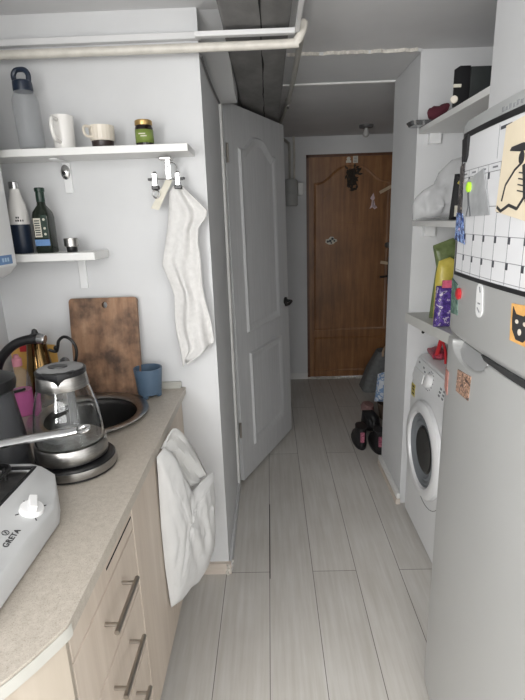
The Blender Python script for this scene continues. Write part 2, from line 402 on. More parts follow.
# band of ceiling over the corridor, white strip and cracked paint line
struct(bx('trim_1', M['wall'], None, 0.09, 0.665, 2.275, 2.70, H - 0.012, H))
struct(bx('trim_2', M['white'], None, 0.09, 0.665, 2.70, 2.72, H - 0.02, H))
cr = MB(); x = 0.1; prev = None
row = []
while x < 0.66:
    row.append((x, 2.27 + random.uniform(-0.008, 0.008), random.uniform(0.0002, 0.0028))); x += 0.014
P0 = [(a, b - c, H - 0.0135) for a, b, c in row]; P1 = [(a, b + c, H - 0.0135) for a, b, c in row]
P2 = [(a, b + c, H - 0.0005) for a, b, c in row]; P3 = [(a, b - c, H - 0.0005) for a, b, c in row]
cr.loft([[P0[i], P1[i], P2[i], P3[i]] for i in range(len(row))]); struct(cr.build('trim_3', M['rubble']))
# old timber beam along the corridor ceiling, with a long split
bm_ = MB(); ring = []
for i in range(25):
    y = lerp(-2.6, 3.5, i / 24); a = mnoise.noise(Vector((y * 2.3, 1, 0))) * 0.006; b = mnoise.noise(Vector((y * 2.9, 5, 0))) * 0.006
    ring.append([(-0.127 + a, y, 2.172), (-0.127 + a, y, 2.095), (-0.115 + a, y, 2.088), (-0.02, y, 2.087 + b * 0.5), (0.07 + b, y, 2.09), (0.085 + b, y, 2.098), (0.085 + b, y, 2.172)])
bm_.loft(ring)
beam = struct(bm_.build('ceiling_beam', M['beam'], None, angle=60), 'dark old timber beam along the ceiling over the white door', 'beam')
ck = MB(); rr = []
for i in range(60):
    y = lerp(1.0, 3.3, i / 59); xx = -0.005 + 0.012 * mnoise.noise(Vector((y * 3, 9, 2))) + 0.004 * mnoise.noise(Vector((y * 17, 2, 2))); hw = 0.0009 + 0.0045 * max(0, mnoise.noise(Vector((y * 5, 3, 7))) + 0.25)
    rr.append([(xx - hw, y, 2.0862), (xx + hw, y, 2.0862), (xx + hw, y, 2.0895), (xx - hw, y, 2.0895)])
ck.loft(rr); ck.build('split', M['crack'], beam)
# baseboards
struct(bx('baseboard_kitchen', M['beige'], None, -0.36, CX + 0.010, 1.772, 1.79, 0, 0.052))
struct(bx('baseboard_corridor', M['doorwhite'], None, CX, CX + 0.012, 1.79, 2.46, 0, 0.05))
struct(bx('baseboard_niche', M['white'], None, 0.65, 0.668, 2.28, 2.72, 0.03, 0.062, bevel=0.003))
struct(bx('trim_4', M['beige'], None, 0.645, 0.668, 2.275, 2.72, 0, 0.03))
struct(bx('baseboard_far', M['white'], None, CX, DX0, YF - 0.012, YF, 0, 0.06))
# ragged plaster at the wall corner's foot and a dark open joint between two planks
rb = MB()
for i in range(26):
    rb.ball((CX + random.uniform(-0.012, 0.016), 1.785 + random.uniform(-0.02, 0.03), random.uniform(0.004, 0.05)), random.uniform(0.004, 0.009), 6)
struct(rb.build('trim_5', M['rubble']))
struct(bx('trim_6', M['crack'], None, -0.0365, -0.0325, 1.74, 2.30, 0.0, 0.0008))
# threshold of chipped plaster below the entry door
th = MB()
for i in range(60):
    th.ball((lerp(DX0, DX1, i / 59.0), YF - 0.012 + random.uniform(-0.014, 0.014), 0.006), random.uniform(0.007, 0.016), 6, (1.3, 1.0, 0.8))
struct(th.build('trim_8', M['rubble']))

# ------------------------------------------------------------------ entry door (door_1)
mp1 = lambda x, z, d: (x, YF - d, z)
d1 = MB(); d1.box(DX0 + 0.02, DX1 - 0.02, YF + 0.002, YF + 0.045, 0.015, DZ - 0.02)
d1 = struct(d1.build('door_1', M['brown']), 'brown wooden entry door with arched panel at corridor end', 'door')
fr = MB(); fr.box(DX0, DX0 + 0.022, YF - 0.004, YF + 0.05, 0, DZ).box(DX1 - 0.022, DX1, YF - 0.004, YF + 0.05, 0, DZ).box(DX0, DX1, YF - 0.004, YF + 0.05, DZ - 0.022, DZ)
fr.build('door_frame', plain('dark_brown_frame', (92, 58, 36), 0.45, var=8, scale=20), d1)
ml = MB(); px0, px1 = 0.408, 1.075
top = [(px1, 1.80)] + [(lerp(px1, px0, t / 16), 1.80 + 0.135 * (0.5 - 0.5 * math.cos(PI * min(1, max(0, (0.5 - abs(t / 16 - 0.5) - 0.06) / 0.34))))) for t in range(1, 16)] + [(px0, 1.80)]
moulding(ml, [(px0, 0.475), (px1, 0.475)] + top, 0.020, 0.006, lambda x, z, d: mp1(x, z, d - 0.002))
moulding(ml, [(px0, 0.07), (px1, 0.07), (px1, 0.41), (px0, 0.41)], 0.020, 0.006, lambda x, z, d: mp1(x, z, d - 0.002))
ml.build('panel_moulding', M['brown'], d1)
lk = MB(); lk.lathe([(0.026, 0), (0.026, 0.012), (0.016, 0.02)], (1.07, YF + 0.002, 1.248), 18, (0, -1, 0)); lk.build('lock_cylinder', M['steel'], d1)
hd = MB(); hd.box(1.078, 1.094, YF - 0.010, YF + 0.002, 0.90, 1.14); hd.tube([(1.085, YF - 0.01, 0.975), (1.085, YF - 0.045, 0.975), (1.05, YF - 0.05, 0.972), (1.0, YF - 0.048, 0.968)], 0.009, 8); hd.build('handle', M['black'], d1)
rs = MB()
for x0, z0, x1, z1 in ((0.49, 1.665, 0.515, 1.685), (0.535, 1.70, 0.55, 1.715), (0.615, 1.455, 0.65, 1.44), (0.70, 1.458, 0.76, 1.456), (0.80, 1.445, 0.845, 1.465)):
    rs.tube([(x0, YF + 0.001, z0), (x1, YF + 0.001, z1)], 0.005, 6, 0.5)
rs.build('tape_residue', M['residue'], d1)
# stickers and tape on the entry door
def poly_slab(name, mat, pts, mapf, th, parent=None): return MB().prism(pts, mapf, 0.0005, th).build(name, mat, parent)
mpd = lambda x, z, d: (x, YF + 0.0018 - d, z)
s1 = MB()
s1.prism([(0.688, 1.955), (0.732, 1.955), (0.732, 1.972), (0.722, 1.978), (0.728, 1.992), (0.715, 2.004), (0.70, 2.002), (0.692, 1.99), (0.698, 1.978), (0.688, 1.972)], mpd, 0.0005, 0.0025)
s1 = tag(s1.build('sticker', M['paper']), 'small white figure-shaped sticker at top middle of the brown door', 'sticker')
s2 = tag(MB().box(0.748, 0.79, YF - 0.001, YF + 0.0018, 1.952, 2.008).build('sticker', M['paper']), 'small white rectangular printed sticker at top middle of the brown door', 'sticker')
b_ = MB()
for k in range(4): b_.box(0.755, 0.783, YF - 0.0018, YF - 0.0008, 1.96 + k * 0.012, 1.965 + k * 0.012)
b_.build('print', M['line'], s2)
wr = thing('wreath', 'dark leafy ornament hung high on the brown door', 'ornament', (0.74, YF, 1.83))
lv = MB()
for k in range(80):
    up_ = k % 2; cx = 0.742 + (random.gauss(0, 0.03) if up_ else random.gauss(0, 0.02)); cz = (1.868 if up_ else 1.80) + random.gauss(0, 0.026); a = random.uniform(0, 2 * PI)
    dx, dz = math.cos(a), math.sin(a); yo = YF - random.uniform(0.002, 0.02)
    lv.loft([[(cx - dx * 0.024, yo, cz - dz * 0.024)] * 4, [(cx - dz * 0.010, yo - 0.004, cz + dx * 0.010), (cx, yo - 0.009, cz), (cx + dz * 0.010, yo - 0.004, cz - dx * 0.010), (cx, yo + 0.001, cz)], [(cx + dx * 0.024, yo - 0.002, cz + dz * 0.024)] * 4], False, False)
lv.build('leaves', plain('dark_olive_leaves', (48, 40, 30), 0.6, var=8), wr)
s3 = MB().prism([(0.905, 1.655), (0.932, 1.70), (0.945, 1.655), (0.937, 1.64), (0.95, 1.60), (0.968, 1.575), (0.945, 1.562), (0.925, 1.58), (0.90, 1.565), (0.915, 1.60), (0.92, 1.64)], mpd, 0.0005, 0.0025)
s3 = tag(s3.build('sticker', M['pinkpale']), 'pale pink upright figure-shaped sticker on right side of the brown door', 'sticker')
for a_ in ((0.928, 0.934, 1.58, 1.64), (0.945, 0.951, 1.575, 1.60)): bx('print', M['ink'], s3, a_[0], a_[1], YF - 0.0018, YF - 0.0008, a_[2], a_[3])
s4 = MB().prism([(0.512, 1.285), (0.515, 1.315), (0.54, 1.318), (0.555, 1.338), (0.585, 1.335), (0.59, 1.318), (0.612, 1.312), (0.617, 1.295), (0.60, 1.288), (0.585, 1.272), (0.545, 1.268)], mpd, 0.0005, 0.0025)
s4 = tag(s4.build('sticker', M['paper']), 'black and white blob-shaped sticker low on left of the brown door', 'sticker')
b_ = MB()
for a, c, r in ((0.533, 1.295, 0.011), (0.555, 1.30, 0.013), (0.575, 1.318, 0.012), (0.592, 1.30, 0.009), (0.565, 1.282, 0.008)): b_.lathe([(r, 0), (r, 0.001)], (a, YF - 0.0008, c), 10, (0, -1, 0))
b_.build('print', M['ink'], s4)
for (x0, z0, x1, z1, lab) in ((0.985, 1.70, 1.105, 1.76, 'tilted strip of masking tape on upper right edge of the brown door'), (1.01, 1.098, 1.13, 1.078, 'level strip of masking tape above the black handle of the brown door')):
    dx, dz = x1 - x0, z1 - z0; L = math.hypot(dx, dz); nx, nz = -dz / L * 0.013, dx / L * 0.013
    tag(MB().prism([(x0 - nx, z0 - nz), (x1 - nx, z1 - nz), (x1 + nx, z1 + nz), (x0 + nx, z0 + nz)], lambda x, z, d: (x, YF - 0.0062 - d, z), 0, 0.0018).build('masking_tape', M['tape']), lab, 'tape', 'tape strips on the entry door')

# ------------------------------------------------------------------ white inner door (door_2), standing ajar
hx, hy = -0.192, 2.52; ux, uy = 0.4060, 0.91388; nx_, ny_ = 0.91388, -0.4060
mp2 = lambda s_, z, d: (hx + ux * s_ + nx_ * d + 0.020 * (0.5 - z / 2.06), hy + uy * s_ + ny_ * d, z)
DW = 0.775
d2 = MB().prism([(0.0, 0.02), (DW, 0.02), (DW, 2.065), (0.0, 2.065)], mp2, -0.038, 0.0)
d2 = struct(d2.build('door_2', M['doorwhite'], None, 0.002), 'white panelled inner door standing ajar beside the kitchen wall corner', 'door')
ml = MB()
top = [(0.615, 1.865)] + [(lerp(0.615, 0.135, t / 16), 1.865 + 0.075 * (0.5 - 0.5 * math.cos(PI * min(1, max(0, (0.5 - abs(t / 16 - 0.5) - 0.08) / 0.34))))) for t in range(1, 16)] + [(0.135, 1.865)]
moulding(ml, [(0.135, 0.885), (0.615, 0.885)] + top, 0.05, 0.012, mp2)
moulding(ml, [(0.15, 0.185), (0.63, 0.185), (0.63, 0.765), (0.15, 0.765)], 0.05, 0.012, mp2)
ml.build('panel_moulding', M['doorwhite'], d2)
hd = MB(); hd.lathe([(0.026, 0), (0.026, 0.008), (0.012, 0.012), (0.010, 0.045)], mp2(0.715, 0.975, 0), 16, (nx_, ny_, 0))
hd.tube([mp2(0.715, 0.975, 0.045), mp2(0.70, 0.975, 0.05), mp2(0.65, 0.965, 0.052), mp2(0.605, 0.968, 0.05)], 0.009, 8)
hd.tube([mp2(0.715, 0.975, -0.038), mp2(0.715, 0.975, -0.08), mp2(0.73, 0.975, -0.085), mp2(0.80, 0.965, -0.085)], 0.009, 8); hd.build('handle', M['iron'], d2)
for z in (1.78, 0.30):
    hg = MB(); hg.lathe([(0.007, 0), (0.007, 0.09)], (hx - 0.004 + 0.006, hy - 0.006, z), 8); hg.build('hinge', M['nickel'], d2)
fm = MB(); fm.box(CX - 0.145, CX + 0.012, 2.445, 2.505, 0, 2.05).box(CX - 0.145, CX + 0.012, 3.30, 3.36, 0, 2.05).box(CX - 0.145, CX + 0.012, 2.50, 3.36, 2.068, 2.11)
struct(fm.build('trim_9', M['white'], None, 0.003))

# ------------------------------------------------------------------ pipes, trunking, cable, meter, lamp
pp = MB(); P = smooth_path([(-1.0, 1.725, 2.040), (-0.5, 1.722, 2.038), (0.055, 1.715, 2.036), (0.105, 1.712, 2.043), (0.124, 1.712, 2.072), (0.130, 1.728, 2.095), (0.132, 1.80, 2.102)], 8)
pp.tube(P, 0.0135, 14)
pipe = tag(pp.build('water_pipe', M['pipe']), 'cream painted pipe crossing under the dark beam above the shelves', 'pipe')
p2 = MB(); p2.tube([(0.132, 1.802, 2.102), (0.134, 2.4, 2.115), (0.13, 3.0, 2.135), (0.10, 3.6, 2.14), (0.13, 4.2, 2.14), (0.195, 4.36, 2.12), (0.20, 4.37, 2.05), (0.20, 4.37, 1.84)], 0.0115, 10)
gpipe = tag(p2.build('gas_pipe', plain('grey_painted_pipe', (168, 166, 160), 0.45)), 'thin cream pipe running along the ceiling beside the beam to the meter', 'pipe')
vlv = MB().lathe([(0.016, -0.03), (0.018, 0), (0.016, 0.03)], (0.131, 2.95, 2.138), 10, (0, 1, 0)).build('valve', M['steel'], gpipe); bx('lever', M['chrome'], vlv, 0.125, 0.137, 2.93, 3.0, 2.108, 2.114)
tr = MB(); tr.box(-1.0, -0.205, 1.765, 1.79, 2.078, 2.098)
tr.box(-0.215, 0.112, 1.70, 1.724, 2.062, 2.077).box(0.100, 0.112, 0.9, 1.724, 2.062, 2.077)
tag(tr.build('cable_trunking', M['trunk'], None, 0.002), 'white cable trunking crossing the dark beam above the cream pipe', 'trunking')
cb = MB(); cb.tube(smooth_path([(-0.209, 1.80, 2.038), (-0.209, 2.0, 2.022), (-0.209, 2.2, 2.022), (-0.209, 2.44, 2.03)], 6), 0.0045, 6)
tag(cb.build('cable', plain('grey_cable', (120, 120, 120), 0.5)), 'thin grey cable along the corridor wall above the white door frame', 'cable')
mt = thing('utility_meter', 'grey rounded meter on the far wall left of brown door', 'meter', (0.205, YF, 1.6))
MB().lathe([(0.05, 0), (0.058, 0.01), (0.058, 0.10), (0.062, 0.105), (0.062, 0.20), (0.05, 0.22), (0.02, 0.225)], (0.205, 4.35, 1.61), 20).build('body', M['meter'], mt)
bx('counter_box', M['white'], mt, 0.268, 0.312, 4.335, 4.415, 1.70, 1.80, bevel=0.004); bx('bracket', M['meter'], mt, 0.18, 0.23, 4.395, 4.42, 1.65, 1.78)
MB().tube([(0.235, 4.36, 1.83), (0.24, 4.365, 2.06), (0.235, 4.37, 2.172)], 0.009, 8).build('riser_pipe', M['pipe'], mt)
cl = thing('ceiling_lamp', 'small grey lamp fitting with bare bulb on corridor ceiling', 'lamp', (0.77, 3.98, H))
MB().lathe([(0.055, 0), (0.052, -0.018), (0.03, -0.022)], (0.77, 3.98, H), 20).build('base', M['lampgrey'], cl)
MB().lathe([(0.013, -0.02), (0.014, -0.035), (0.024, -0.06), (0.022, -0.075), (0.008, -0.085)], (0.77, 3.98, H), 16).build('bulb', M['bulb'], cl)

# ------------------------------------------------------------------ kitchen units and worktop
XF = -0.365
du = thing('drawer_unit', 'pale wood drawer unit under the worktop with bar handles', 'cabinet', (-0.66, 0.86, 0))
bx('carcass', M['cab'], du, -0.95, XF - 0.019, 0.66, 1.05, 0.10, 0.842); bx('plinth', M['plinth'], du, -0.93, -0.415, 0.66, 1.05, 0.0, 0.10)
fa = bx('fascia', M['cab'], du, XF - 0.018, XF, 0.664, 1.048, 0.757, 0.842, bevel=0.002)
bx('slot', M['crack'], fa, XF - 0.004, XF + 0.0008, 0.855, 1.042, 0.791, 0.796)
for z0, z1, zh in ((0.584, 0.753, 0.693), (0.398, 0.580, 0.522), (0.112, 0.394, 0.36)):
    dr = bx('drawer', M['cab'], du, XF - 0.018, XF, 0.664, 1.048, z0, z1, bevel=0.002)
    h = MB(); h.tube([(XF + 0.032, 0.790, zh), (XF + 0.032, 0.948, zh)], 0.006, 10)
    for y in (0.812, 0.932): h.tube([(XF - 0.001, y, zh), (XF + 0.03, y, zh)], 0.0045, 8)
    h.build('handle', M['nickel'], dr)
su = thing('sink_cabinet', 'pale wood sink base cabinet with two plain doors', 'cabinet', (-0.66, 1.42, 0))
sc = MB(); sc.box(-0.95, XF - 0.019, 1.054, 1.07, 0.10, 0.842).box(-0.95, XF - 0.019, 1.77, 1.786, 0.10, 0.842).box(-0.95, XF - 0.019, 1.054, 1.786, 0.10, 0.116).box(-0.95, -0.935, 1.054, 1.786, 0.1, 0.842)
sc.build('carcass', M['cab'], su); bx('plinth', M['plinth'], su, -0.93, -0.415, 1.05, 1.772, 0.0, 0.10)
bx('door', M['cab'], su, XF - 0.018, XF, 1.054, 1.425, 0.112, 0.842, bevel=0.002); bx('door', M['cab'], su, XF - 0.018, XF, 1.429, 1.786, 0.112, 0.842, bevel=0.002)
curve = [(-0.345, 0.642), (-0.3465, 0.632), (-0.351, 0.622), (-0.361, 0.602), (-0.375, 0.574), (-0.391, 0.547), (-0.408, 0.522), (-0.425, 0.495), (-0.445, 0.45), (-0.462, 0.39), (-0.47, 0.32), (-0.472, 0.28), (-0.95, 0.28)]
inner = [(x - 0.008, y + (0.0 if i < 11 else 0.012)) for i, (x, y) in enumerate(curve)]
eu = thing('end_cabinet', 'pale curved end cabinet at the near end of the worktop', 'cabinet', (-0.66, 0.57, 0))
ec = [(-0.95, 0.655), (XF + 0.003, 0.655)] + [p for p in inner[1:]]
MB().prism(ec, lambda x, y, d: (x, y, d), 0.10, 0.8425).build('body', M['cabside'], eu)
bx('plinth', M['plinth'], eu, -0.93, -0.50, 0.30, 0.655, 0.0, 0.10)
# worktop with a round hole for the sink
SX, SY, SR = -0.625, 1.508, 0.184
outl = [(-0.95, 1.788), (-0.345, 1.788)] + curve
bmw = bmesh.new(); ZT, ZB = 0.872, 0.844
hole = [(SX + (SR - 0.012) * math.cos(2 * PI * i / 48), SY + (SR - 0.012) * math.sin(2 * PI * i / 48)) for i in range(48)]
for z in (ZT, ZB):
    es = []
    for loop in (outl, hole):
        vs_ = [bmw.verts.new((x, y, z)) for x, y in loop]
        es += [bmw.edges.new((vs_[i], vs_[(i + 1) % len(vs_)])) for i in range(len(vs_))]
    bmesh.ops.triangle_fill(bmw, use_beauty=True, use_dissolve=False, edges=es)
bmw.verts.ensure_lookup_table(); nv = len(outl) + len(hole)
for st, ln in ((0, len(outl)), (len(outl), len(hole))):
    for i in range(ln):
        a, b = st + i, st + (i + 1) % ln
        bmw.faces.new((bmw.verts[a], bmw.verts[b], bmw.verts[nv + b], bmw.verts[nv + a]))
bmesh.ops.recalc_face_normals(bmw, faces=bmw.faces)
me = bpy.data.meshes.new('worktop'); bmw.to_mesh(me); bmw.free(); me.materials.append(M['counter'])
wt = bpy.data.objects.new('worktop', me); COL.objects.link(wt); tag(wt, 'speckled beige worktop curving in at the near end', 'worktop')
k = wt.modifiers.new('b', 'BEVEL'); k.width = 0.005; k.segments = 3; k.limit_method = 'ANGLE'; k.angle_limit = math.radians(50)
eb = MB(); cpts = curve
eb.loft([[(x + 0.0008, y - 0.0008, 0.8445), (x + 0.0016, y - 0.0016, 0.8445), (x + 0.0016, y - 0.0016, 0.8675), (x + 0.0008, y - 0.0008, 0.8675)] for x, y in cpts])
eb.build('edge_band', M['edge'], wt)
bx('upstand', M['edge'], wt, -0.95, -0.36, 1.772, 1.7885, 0.8722, 0.897)
# sink
sk = thing('kitchen_sink', 'round stainless sink with dark bowl set in the worktop', 'sink', (SX, SY, ZT))
MB().lathe([(SR + 0.012, 0.0005), (SR + 0.012, 0.004), (SR + 0.004, 0.0065), (SR - 0.010, 0.0045), (SR - 0.020, 0.0025), (SR - 0.028, -0.004), (SR - 0.028, -0.006), (SR - 0.014, -0.002)], (SX, SY, ZT), 56, cap0=False, cap1=False).build('rim', M['steel'], sk)
a_ = plain('shaded_steel_bowl', (74, 73, 72), 0.4, 0.8, var=6)  # steel coloured darker than the rim to stand in for shade inside the bowl
MB().lathe([(SR - 0.018, -0.002), (SR - 0.024, -0.03), (SR - 0.034, -0.13), (SR - 0.07, -0.155), (0.03, -0.162), (0.001, -0.163)], (SX, SY, ZT), 56, cap0=False, cap1=True).build('bowl', a_, sk, solid=0.0015)
MB().lathe([(0.03, -0.160), (0.03, -0.157), (0.02, -0.157)], (SX, SY, ZT), 24).build('drain', M['chrome'], sk)

# ------------------------------------------------------------------ left wall shelves, heater and what stands on them
def shelf_left(label, x0, x1, z0, z1, brk):
    t = thing('wall_shelf', label, 'shelf', ((x0 + x1) / 2, 1.79, z0))
    bx('shelf_board', M['white'], t, x0, x1, 1.638, 1.7895, z0, z1, bevel=0.0015)
    for bxx, zb in brk:
        b = MB(); b.box(bxx - 0.014, bxx + 0.014, 1.783, 1.7898, zb, z0).box(bxx - 0.012, bxx + 0.012, 1.68, 1.785, z0 - 0.006, z0 - 0.0005); b.build('bracket', M['whiteplastic'], t, 0.001)
    return t
s_up = shelf_left('upper white wall shelf holding bottle, mugs and jar', XL, -0.250, 1.7215, 1.7448, [(-0.704, 1.615)])
s_lo = shelf_left('short lower white wall shelf holding the oil bottle', XL, -0.590, 1.388, 1.414, [(-0.694, 1.275)])
ht = thing('water_heater', 'white rounded water heater at the left edge of kitchen wall', 'heater', (-0.92, 1.4, 1.34))
hb = MB(); rings = []
for z, ins in ((1.335, 0.075), (1.343, 0.045), (1.36, 0.018), (1.385, 0.0), (1.95, 0.0), (1.985, 0.02), (2.0, 0.06)):
    rings.append([(max(XL + 0.001, x), y, z) for x, y in rrect(XL, -0.823 - ins, 1.06 + ins, 1.595 - ins * 0.6, 0.035)])
hb.loft(rings); hb.build('casing', M['whiteplastic'], ht)
stk = MB().box(-0.8235, -0.8222, 1.38, 1.545, 1.392, 1.420).build('sticker', M['bluelab'], ht)
b_ = MB()
for i, y in enumerate((1.49, 1.505, 1.52)): b_.box(-0.8225, -0.8217, y - 0.005, y + 0.005, 1.400, 1.412)
b_.build('print', plain('pale_print', (170, 200, 225), 0.5), stk)

# water bottle
wb = thing('water_bottle', 'tall clear water bottle with navy loop cap on the upper shelf', 'bottle', (-0.775, 1.705, 1.741))
MB().lathe([(0.038, 0.0), (0.041, 0.006), (0.042, 0.14), (0.041, 0.165), (0.030, 0.192), (0.027, 0.20), (0.0255, 0.20), (0.0285, 0.19), (0.039, 0.163), (0.040, 0.14), (0.039, 0.012), (0.001, 0.008)], (-0.775, 1.705, 1.7415), 28).build('body', M['clearplastic'], wb)
c_ = MB(); c_.lathe([(0.030, 0.192), (0.031, 0.197), (0.030, 0.222), (0.026, 0.226)], (-0.775, 1.705, 1.7415), 24)
c_.tube(smooth_path([(-0.797, 1.705, 1.962), (-0.799, 1.705, 1.985), (-0.790, 1.705, 2.000), (-0.775, 1.705, 2.003), (-0.760, 1.705, 2.000), (-0.751, 1.705, 1.985), (-0.753, 1.705, 1.962)], 5), 0.0085, 8); c_.build('cap', M['navy'], wb)
# mug
mg = thing('mug', 'plain white mug with handle turned left on the upper shelf', 'mug', (-0.653, 1.705, 1.741))
MB().lathe([(0.030, 0), (0.0335, 0.004), (0.0365, 0.105), (0.0345, 0.105), (0.0315, 0.008), (0.001, 0.006)], (-0.653, 1.705, 1.7413), 28).build('body', M['mug'], mg)
MB().tube(smooth_path([(-0.666, 1.672, 1.83), (-0.678, 1.640, 1.828), (-0.681, 1.632, 1.80), (-0.676, 1.643, 1.77), (-0.664, 1.675, 1.763)], 6), 0.006, 8).build('handle', M['mug'], mg)
# two-tone cup
cp = thing('cup', 'cream ribbed cup on dark brown base on the upper shelf', 'cup', (-0.548, 1.705, 1.741))
MB().lathe([(0.036, 0), (0.038, 0.004), (0.040, 0.027)], (-0.548, 1.705, 1.7413), 28).build('base', M['browngl'], cp)
rib = MB(); n = 60; rings = []
for r, z, w_ in ((0.0405, 0.0275, 0), (0.043, 0.031, 1), (0.0445, 0.070, 1), (0.0455, 0.080, 0), (0.043, 0.080, 0), (0.039, 0.034, 0)):
    rings.append([(-0.548 + (r + w_ * 0.0009 * math.cos(20 * 2 * PI * i / n)) * math.cos(2 * PI * i / n), 1.705 + (r + w_ * 0.0009 * math.cos(20 * 2 * PI * i / n)) * math.sin(2 * PI * i / n), 1.7413 + z) for i in range(n)])
rib.loft(rings); rib.build('body', M['cream'], cp)
MB().tube(smooth_path([(-0.574, 1.670, 1.814), (-0.590, 1.648, 1.813), (-0.593, 1.643, 1.797), (-0.588, 1.651, 1.782), (-0.574, 1.671, 1.779)], 6), 0.005, 8).build('handle', M['cream'], cp)
# jar
jr = thing('jar', 'small dark jar with green label and gold lid on upper shelf', 'jar', (-0.396, 1.70, 1.741))
MB().lathe([(0.026, 0), (0.029, 0.004), (0.029, 0.058), (0.026, 0.064), (0.026, 0.066)], (-0.396, 1.70, 1.7413), 28).build('glass', M['darkglass'], jr)
MB().lathe([(0.0294, 0.012), (0.0294, 0.052)], (-0.396, 1.70, 1.7413), 28, cap0=False, cap1=False).build('label', M['greenlab'], jr, solid=0.0004)
MB().lathe([(0.028, 0.066), (0.0285, 0.068), (0.0285, 0.079), (0.026, 0.082)], (-0.396, 1.70, 1.7413), 28).build('lid', M['gold'], jr)
b_ = MB(); b_.box(-0.408, -0.386, 1.6698, 1.6708, 1.778, 1.781).box(-0.402, -0.382, 1.6698, 1.6708, 1.771, 1.774); b_.build('label_print', M['paper'], jr)
# navy and white flask
fl = thing('flask', 'white and navy drinking flask beside heater on the lower shelf', 'flask', (-0.864, 1.71, 1.414))
MB().lathe([(0.031, 0), (0.033, 0.003), (0.033, 0.098)], (-0.864, 1.71, 1.4143), 26, cap1=False).build('navy_base', M['navy'], fl)
MB().lathe([(0.033, 0.098), (0.0325, 0.135), (0.028, 0.165), (0.019, 0.195), (0.0155, 0.212), (0.0155, 0.216)], (-0.864, 1.71, 1.4143), 26, cap0=False).build('white_top', M['mug'], fl)
MB().lathe([(0.0165, 0.216), (0.0165, 0.236), (0.014, 0.239)], (-0.864, 1.71, 1.4143), 22).build('cap', M['chrome'], fl)
b_ = MB()
for x0, z0, ww in ((-0.858, 1.532, 0.004), (-0.852, 1.532, 0.004), (-0.860, 1.522, 0.004), (-0.854, 1.522, 0.005), (-0.847, 1.522, 0.004), (-0.841, 1.522, 0.003)):
    yy = 1.71 - math.sqrt(max(0.0, 0.0331 ** 2 - (x0 + ww / 2 + 0.864) ** 2)); b_.box(x0, x0 + ww, yy - 0.0008, yy + 0.001, z0, z0 + 0.006)
b_.build('print', M['ink'], fl)
# oil bottle
ob = thing('oil_bottle', 'tall dark green oil bottle with pale and blue labels on lower shelf', 'bottle', (-0.774, 1.70, 1.414))
rings = []
for hw, z, r in ((0.028, 0.0, 0.008), (0.030, 0.004, 0.009), (0.030, 0.125, 0.009), (0.027, 0.142, 0.010), (0.015, 0.165, 0.0145), (0.0135, 0.178, 0.0134)):
    rings.append([(x, y, 1.4143 + z) for x, y in rrect(-0.774 - hw, -0.774 + hw, 1.70 - hw, 1.70 + hw, min(r, hw * 0.98))])
MB().loft(rings).build('glass', M['oilglass'], ob)
MB().lathe([(0.0145, 0.176), (0.015, 0.178), (0.0145, 0.210), (0.017, 0.211), (0.017, 0.222), (0.015, 0.224)], (-0.774, 1.70, 1.4143), 20).build('cap', M['oilgreen'], ob)
lb = bx('front_label', M['paper'], ob, -0.797, -0.772, 1.6690, 1.6700, 1.470, 1.535); bx('blue_label', M['bluelab'], ob, -0.800, -0.748, 1.6688, 1.6698, 1.440, 1.462); gl = bx('green_label', M['oilgreen'], ob, -0.770, -0.750, 1.6690, 1.6700, 1.466, 1.545)
b_ = MB()
for k in range(7): b_.box(-0.794, -0.776, 1.6684, 1.6692, 1.476 + k * 0.008, 1.480 + k * 0.008)
b_.build('print', M['ink'], lb)
for z in (1.480, 1.500, 1.530): MB().lathe([(0.0045, 0), (0.0045, 0.0008)], (-0.760, 1.6692, z), 10, (0, -1, 0)).build('print', M['paper'], gl)
# little steel pot
lp = thing('steel_pot', 'tiny steel canister on a black foot on the lower shelf', 'canister', (-0.692, 1.70, 1.414))
MB().lathe([(0.017, 0), (0.018, 0.002), (0.018, 0.018)], (-0.692, 1.70, 1.4143), 22).build('base', M['black'], lp)
MB().lathe([(0.022, 0.018), (0.024, 0.020), (0.024, 0.046), (0.022, 0.047), (0.021, 0.043), (0.001, 0.042)], (-0.692, 1.70, 1.4143), 24).build('body', M['steel'], lp)
# chrome hook on the upper bracket
hk = thing('wall_hook', 'oval chrome hook on the bracket under the upper shelf', 'hook', (-0.708, 1.778, 1.685))
MB().lathe([(0.019, 0), (0.019, 0.004), (0.012, 0.010), (0.003, 0.012)], (-0.708, 1.7825, 1.685), 22, (0, -1, 0), sx=0.85, sy=1.3).build('plate', M['chrome'], hk)
MB().ball((-0.708, 1.765, 1.680), 0.006, 10).build('peg', M['black'], hk)

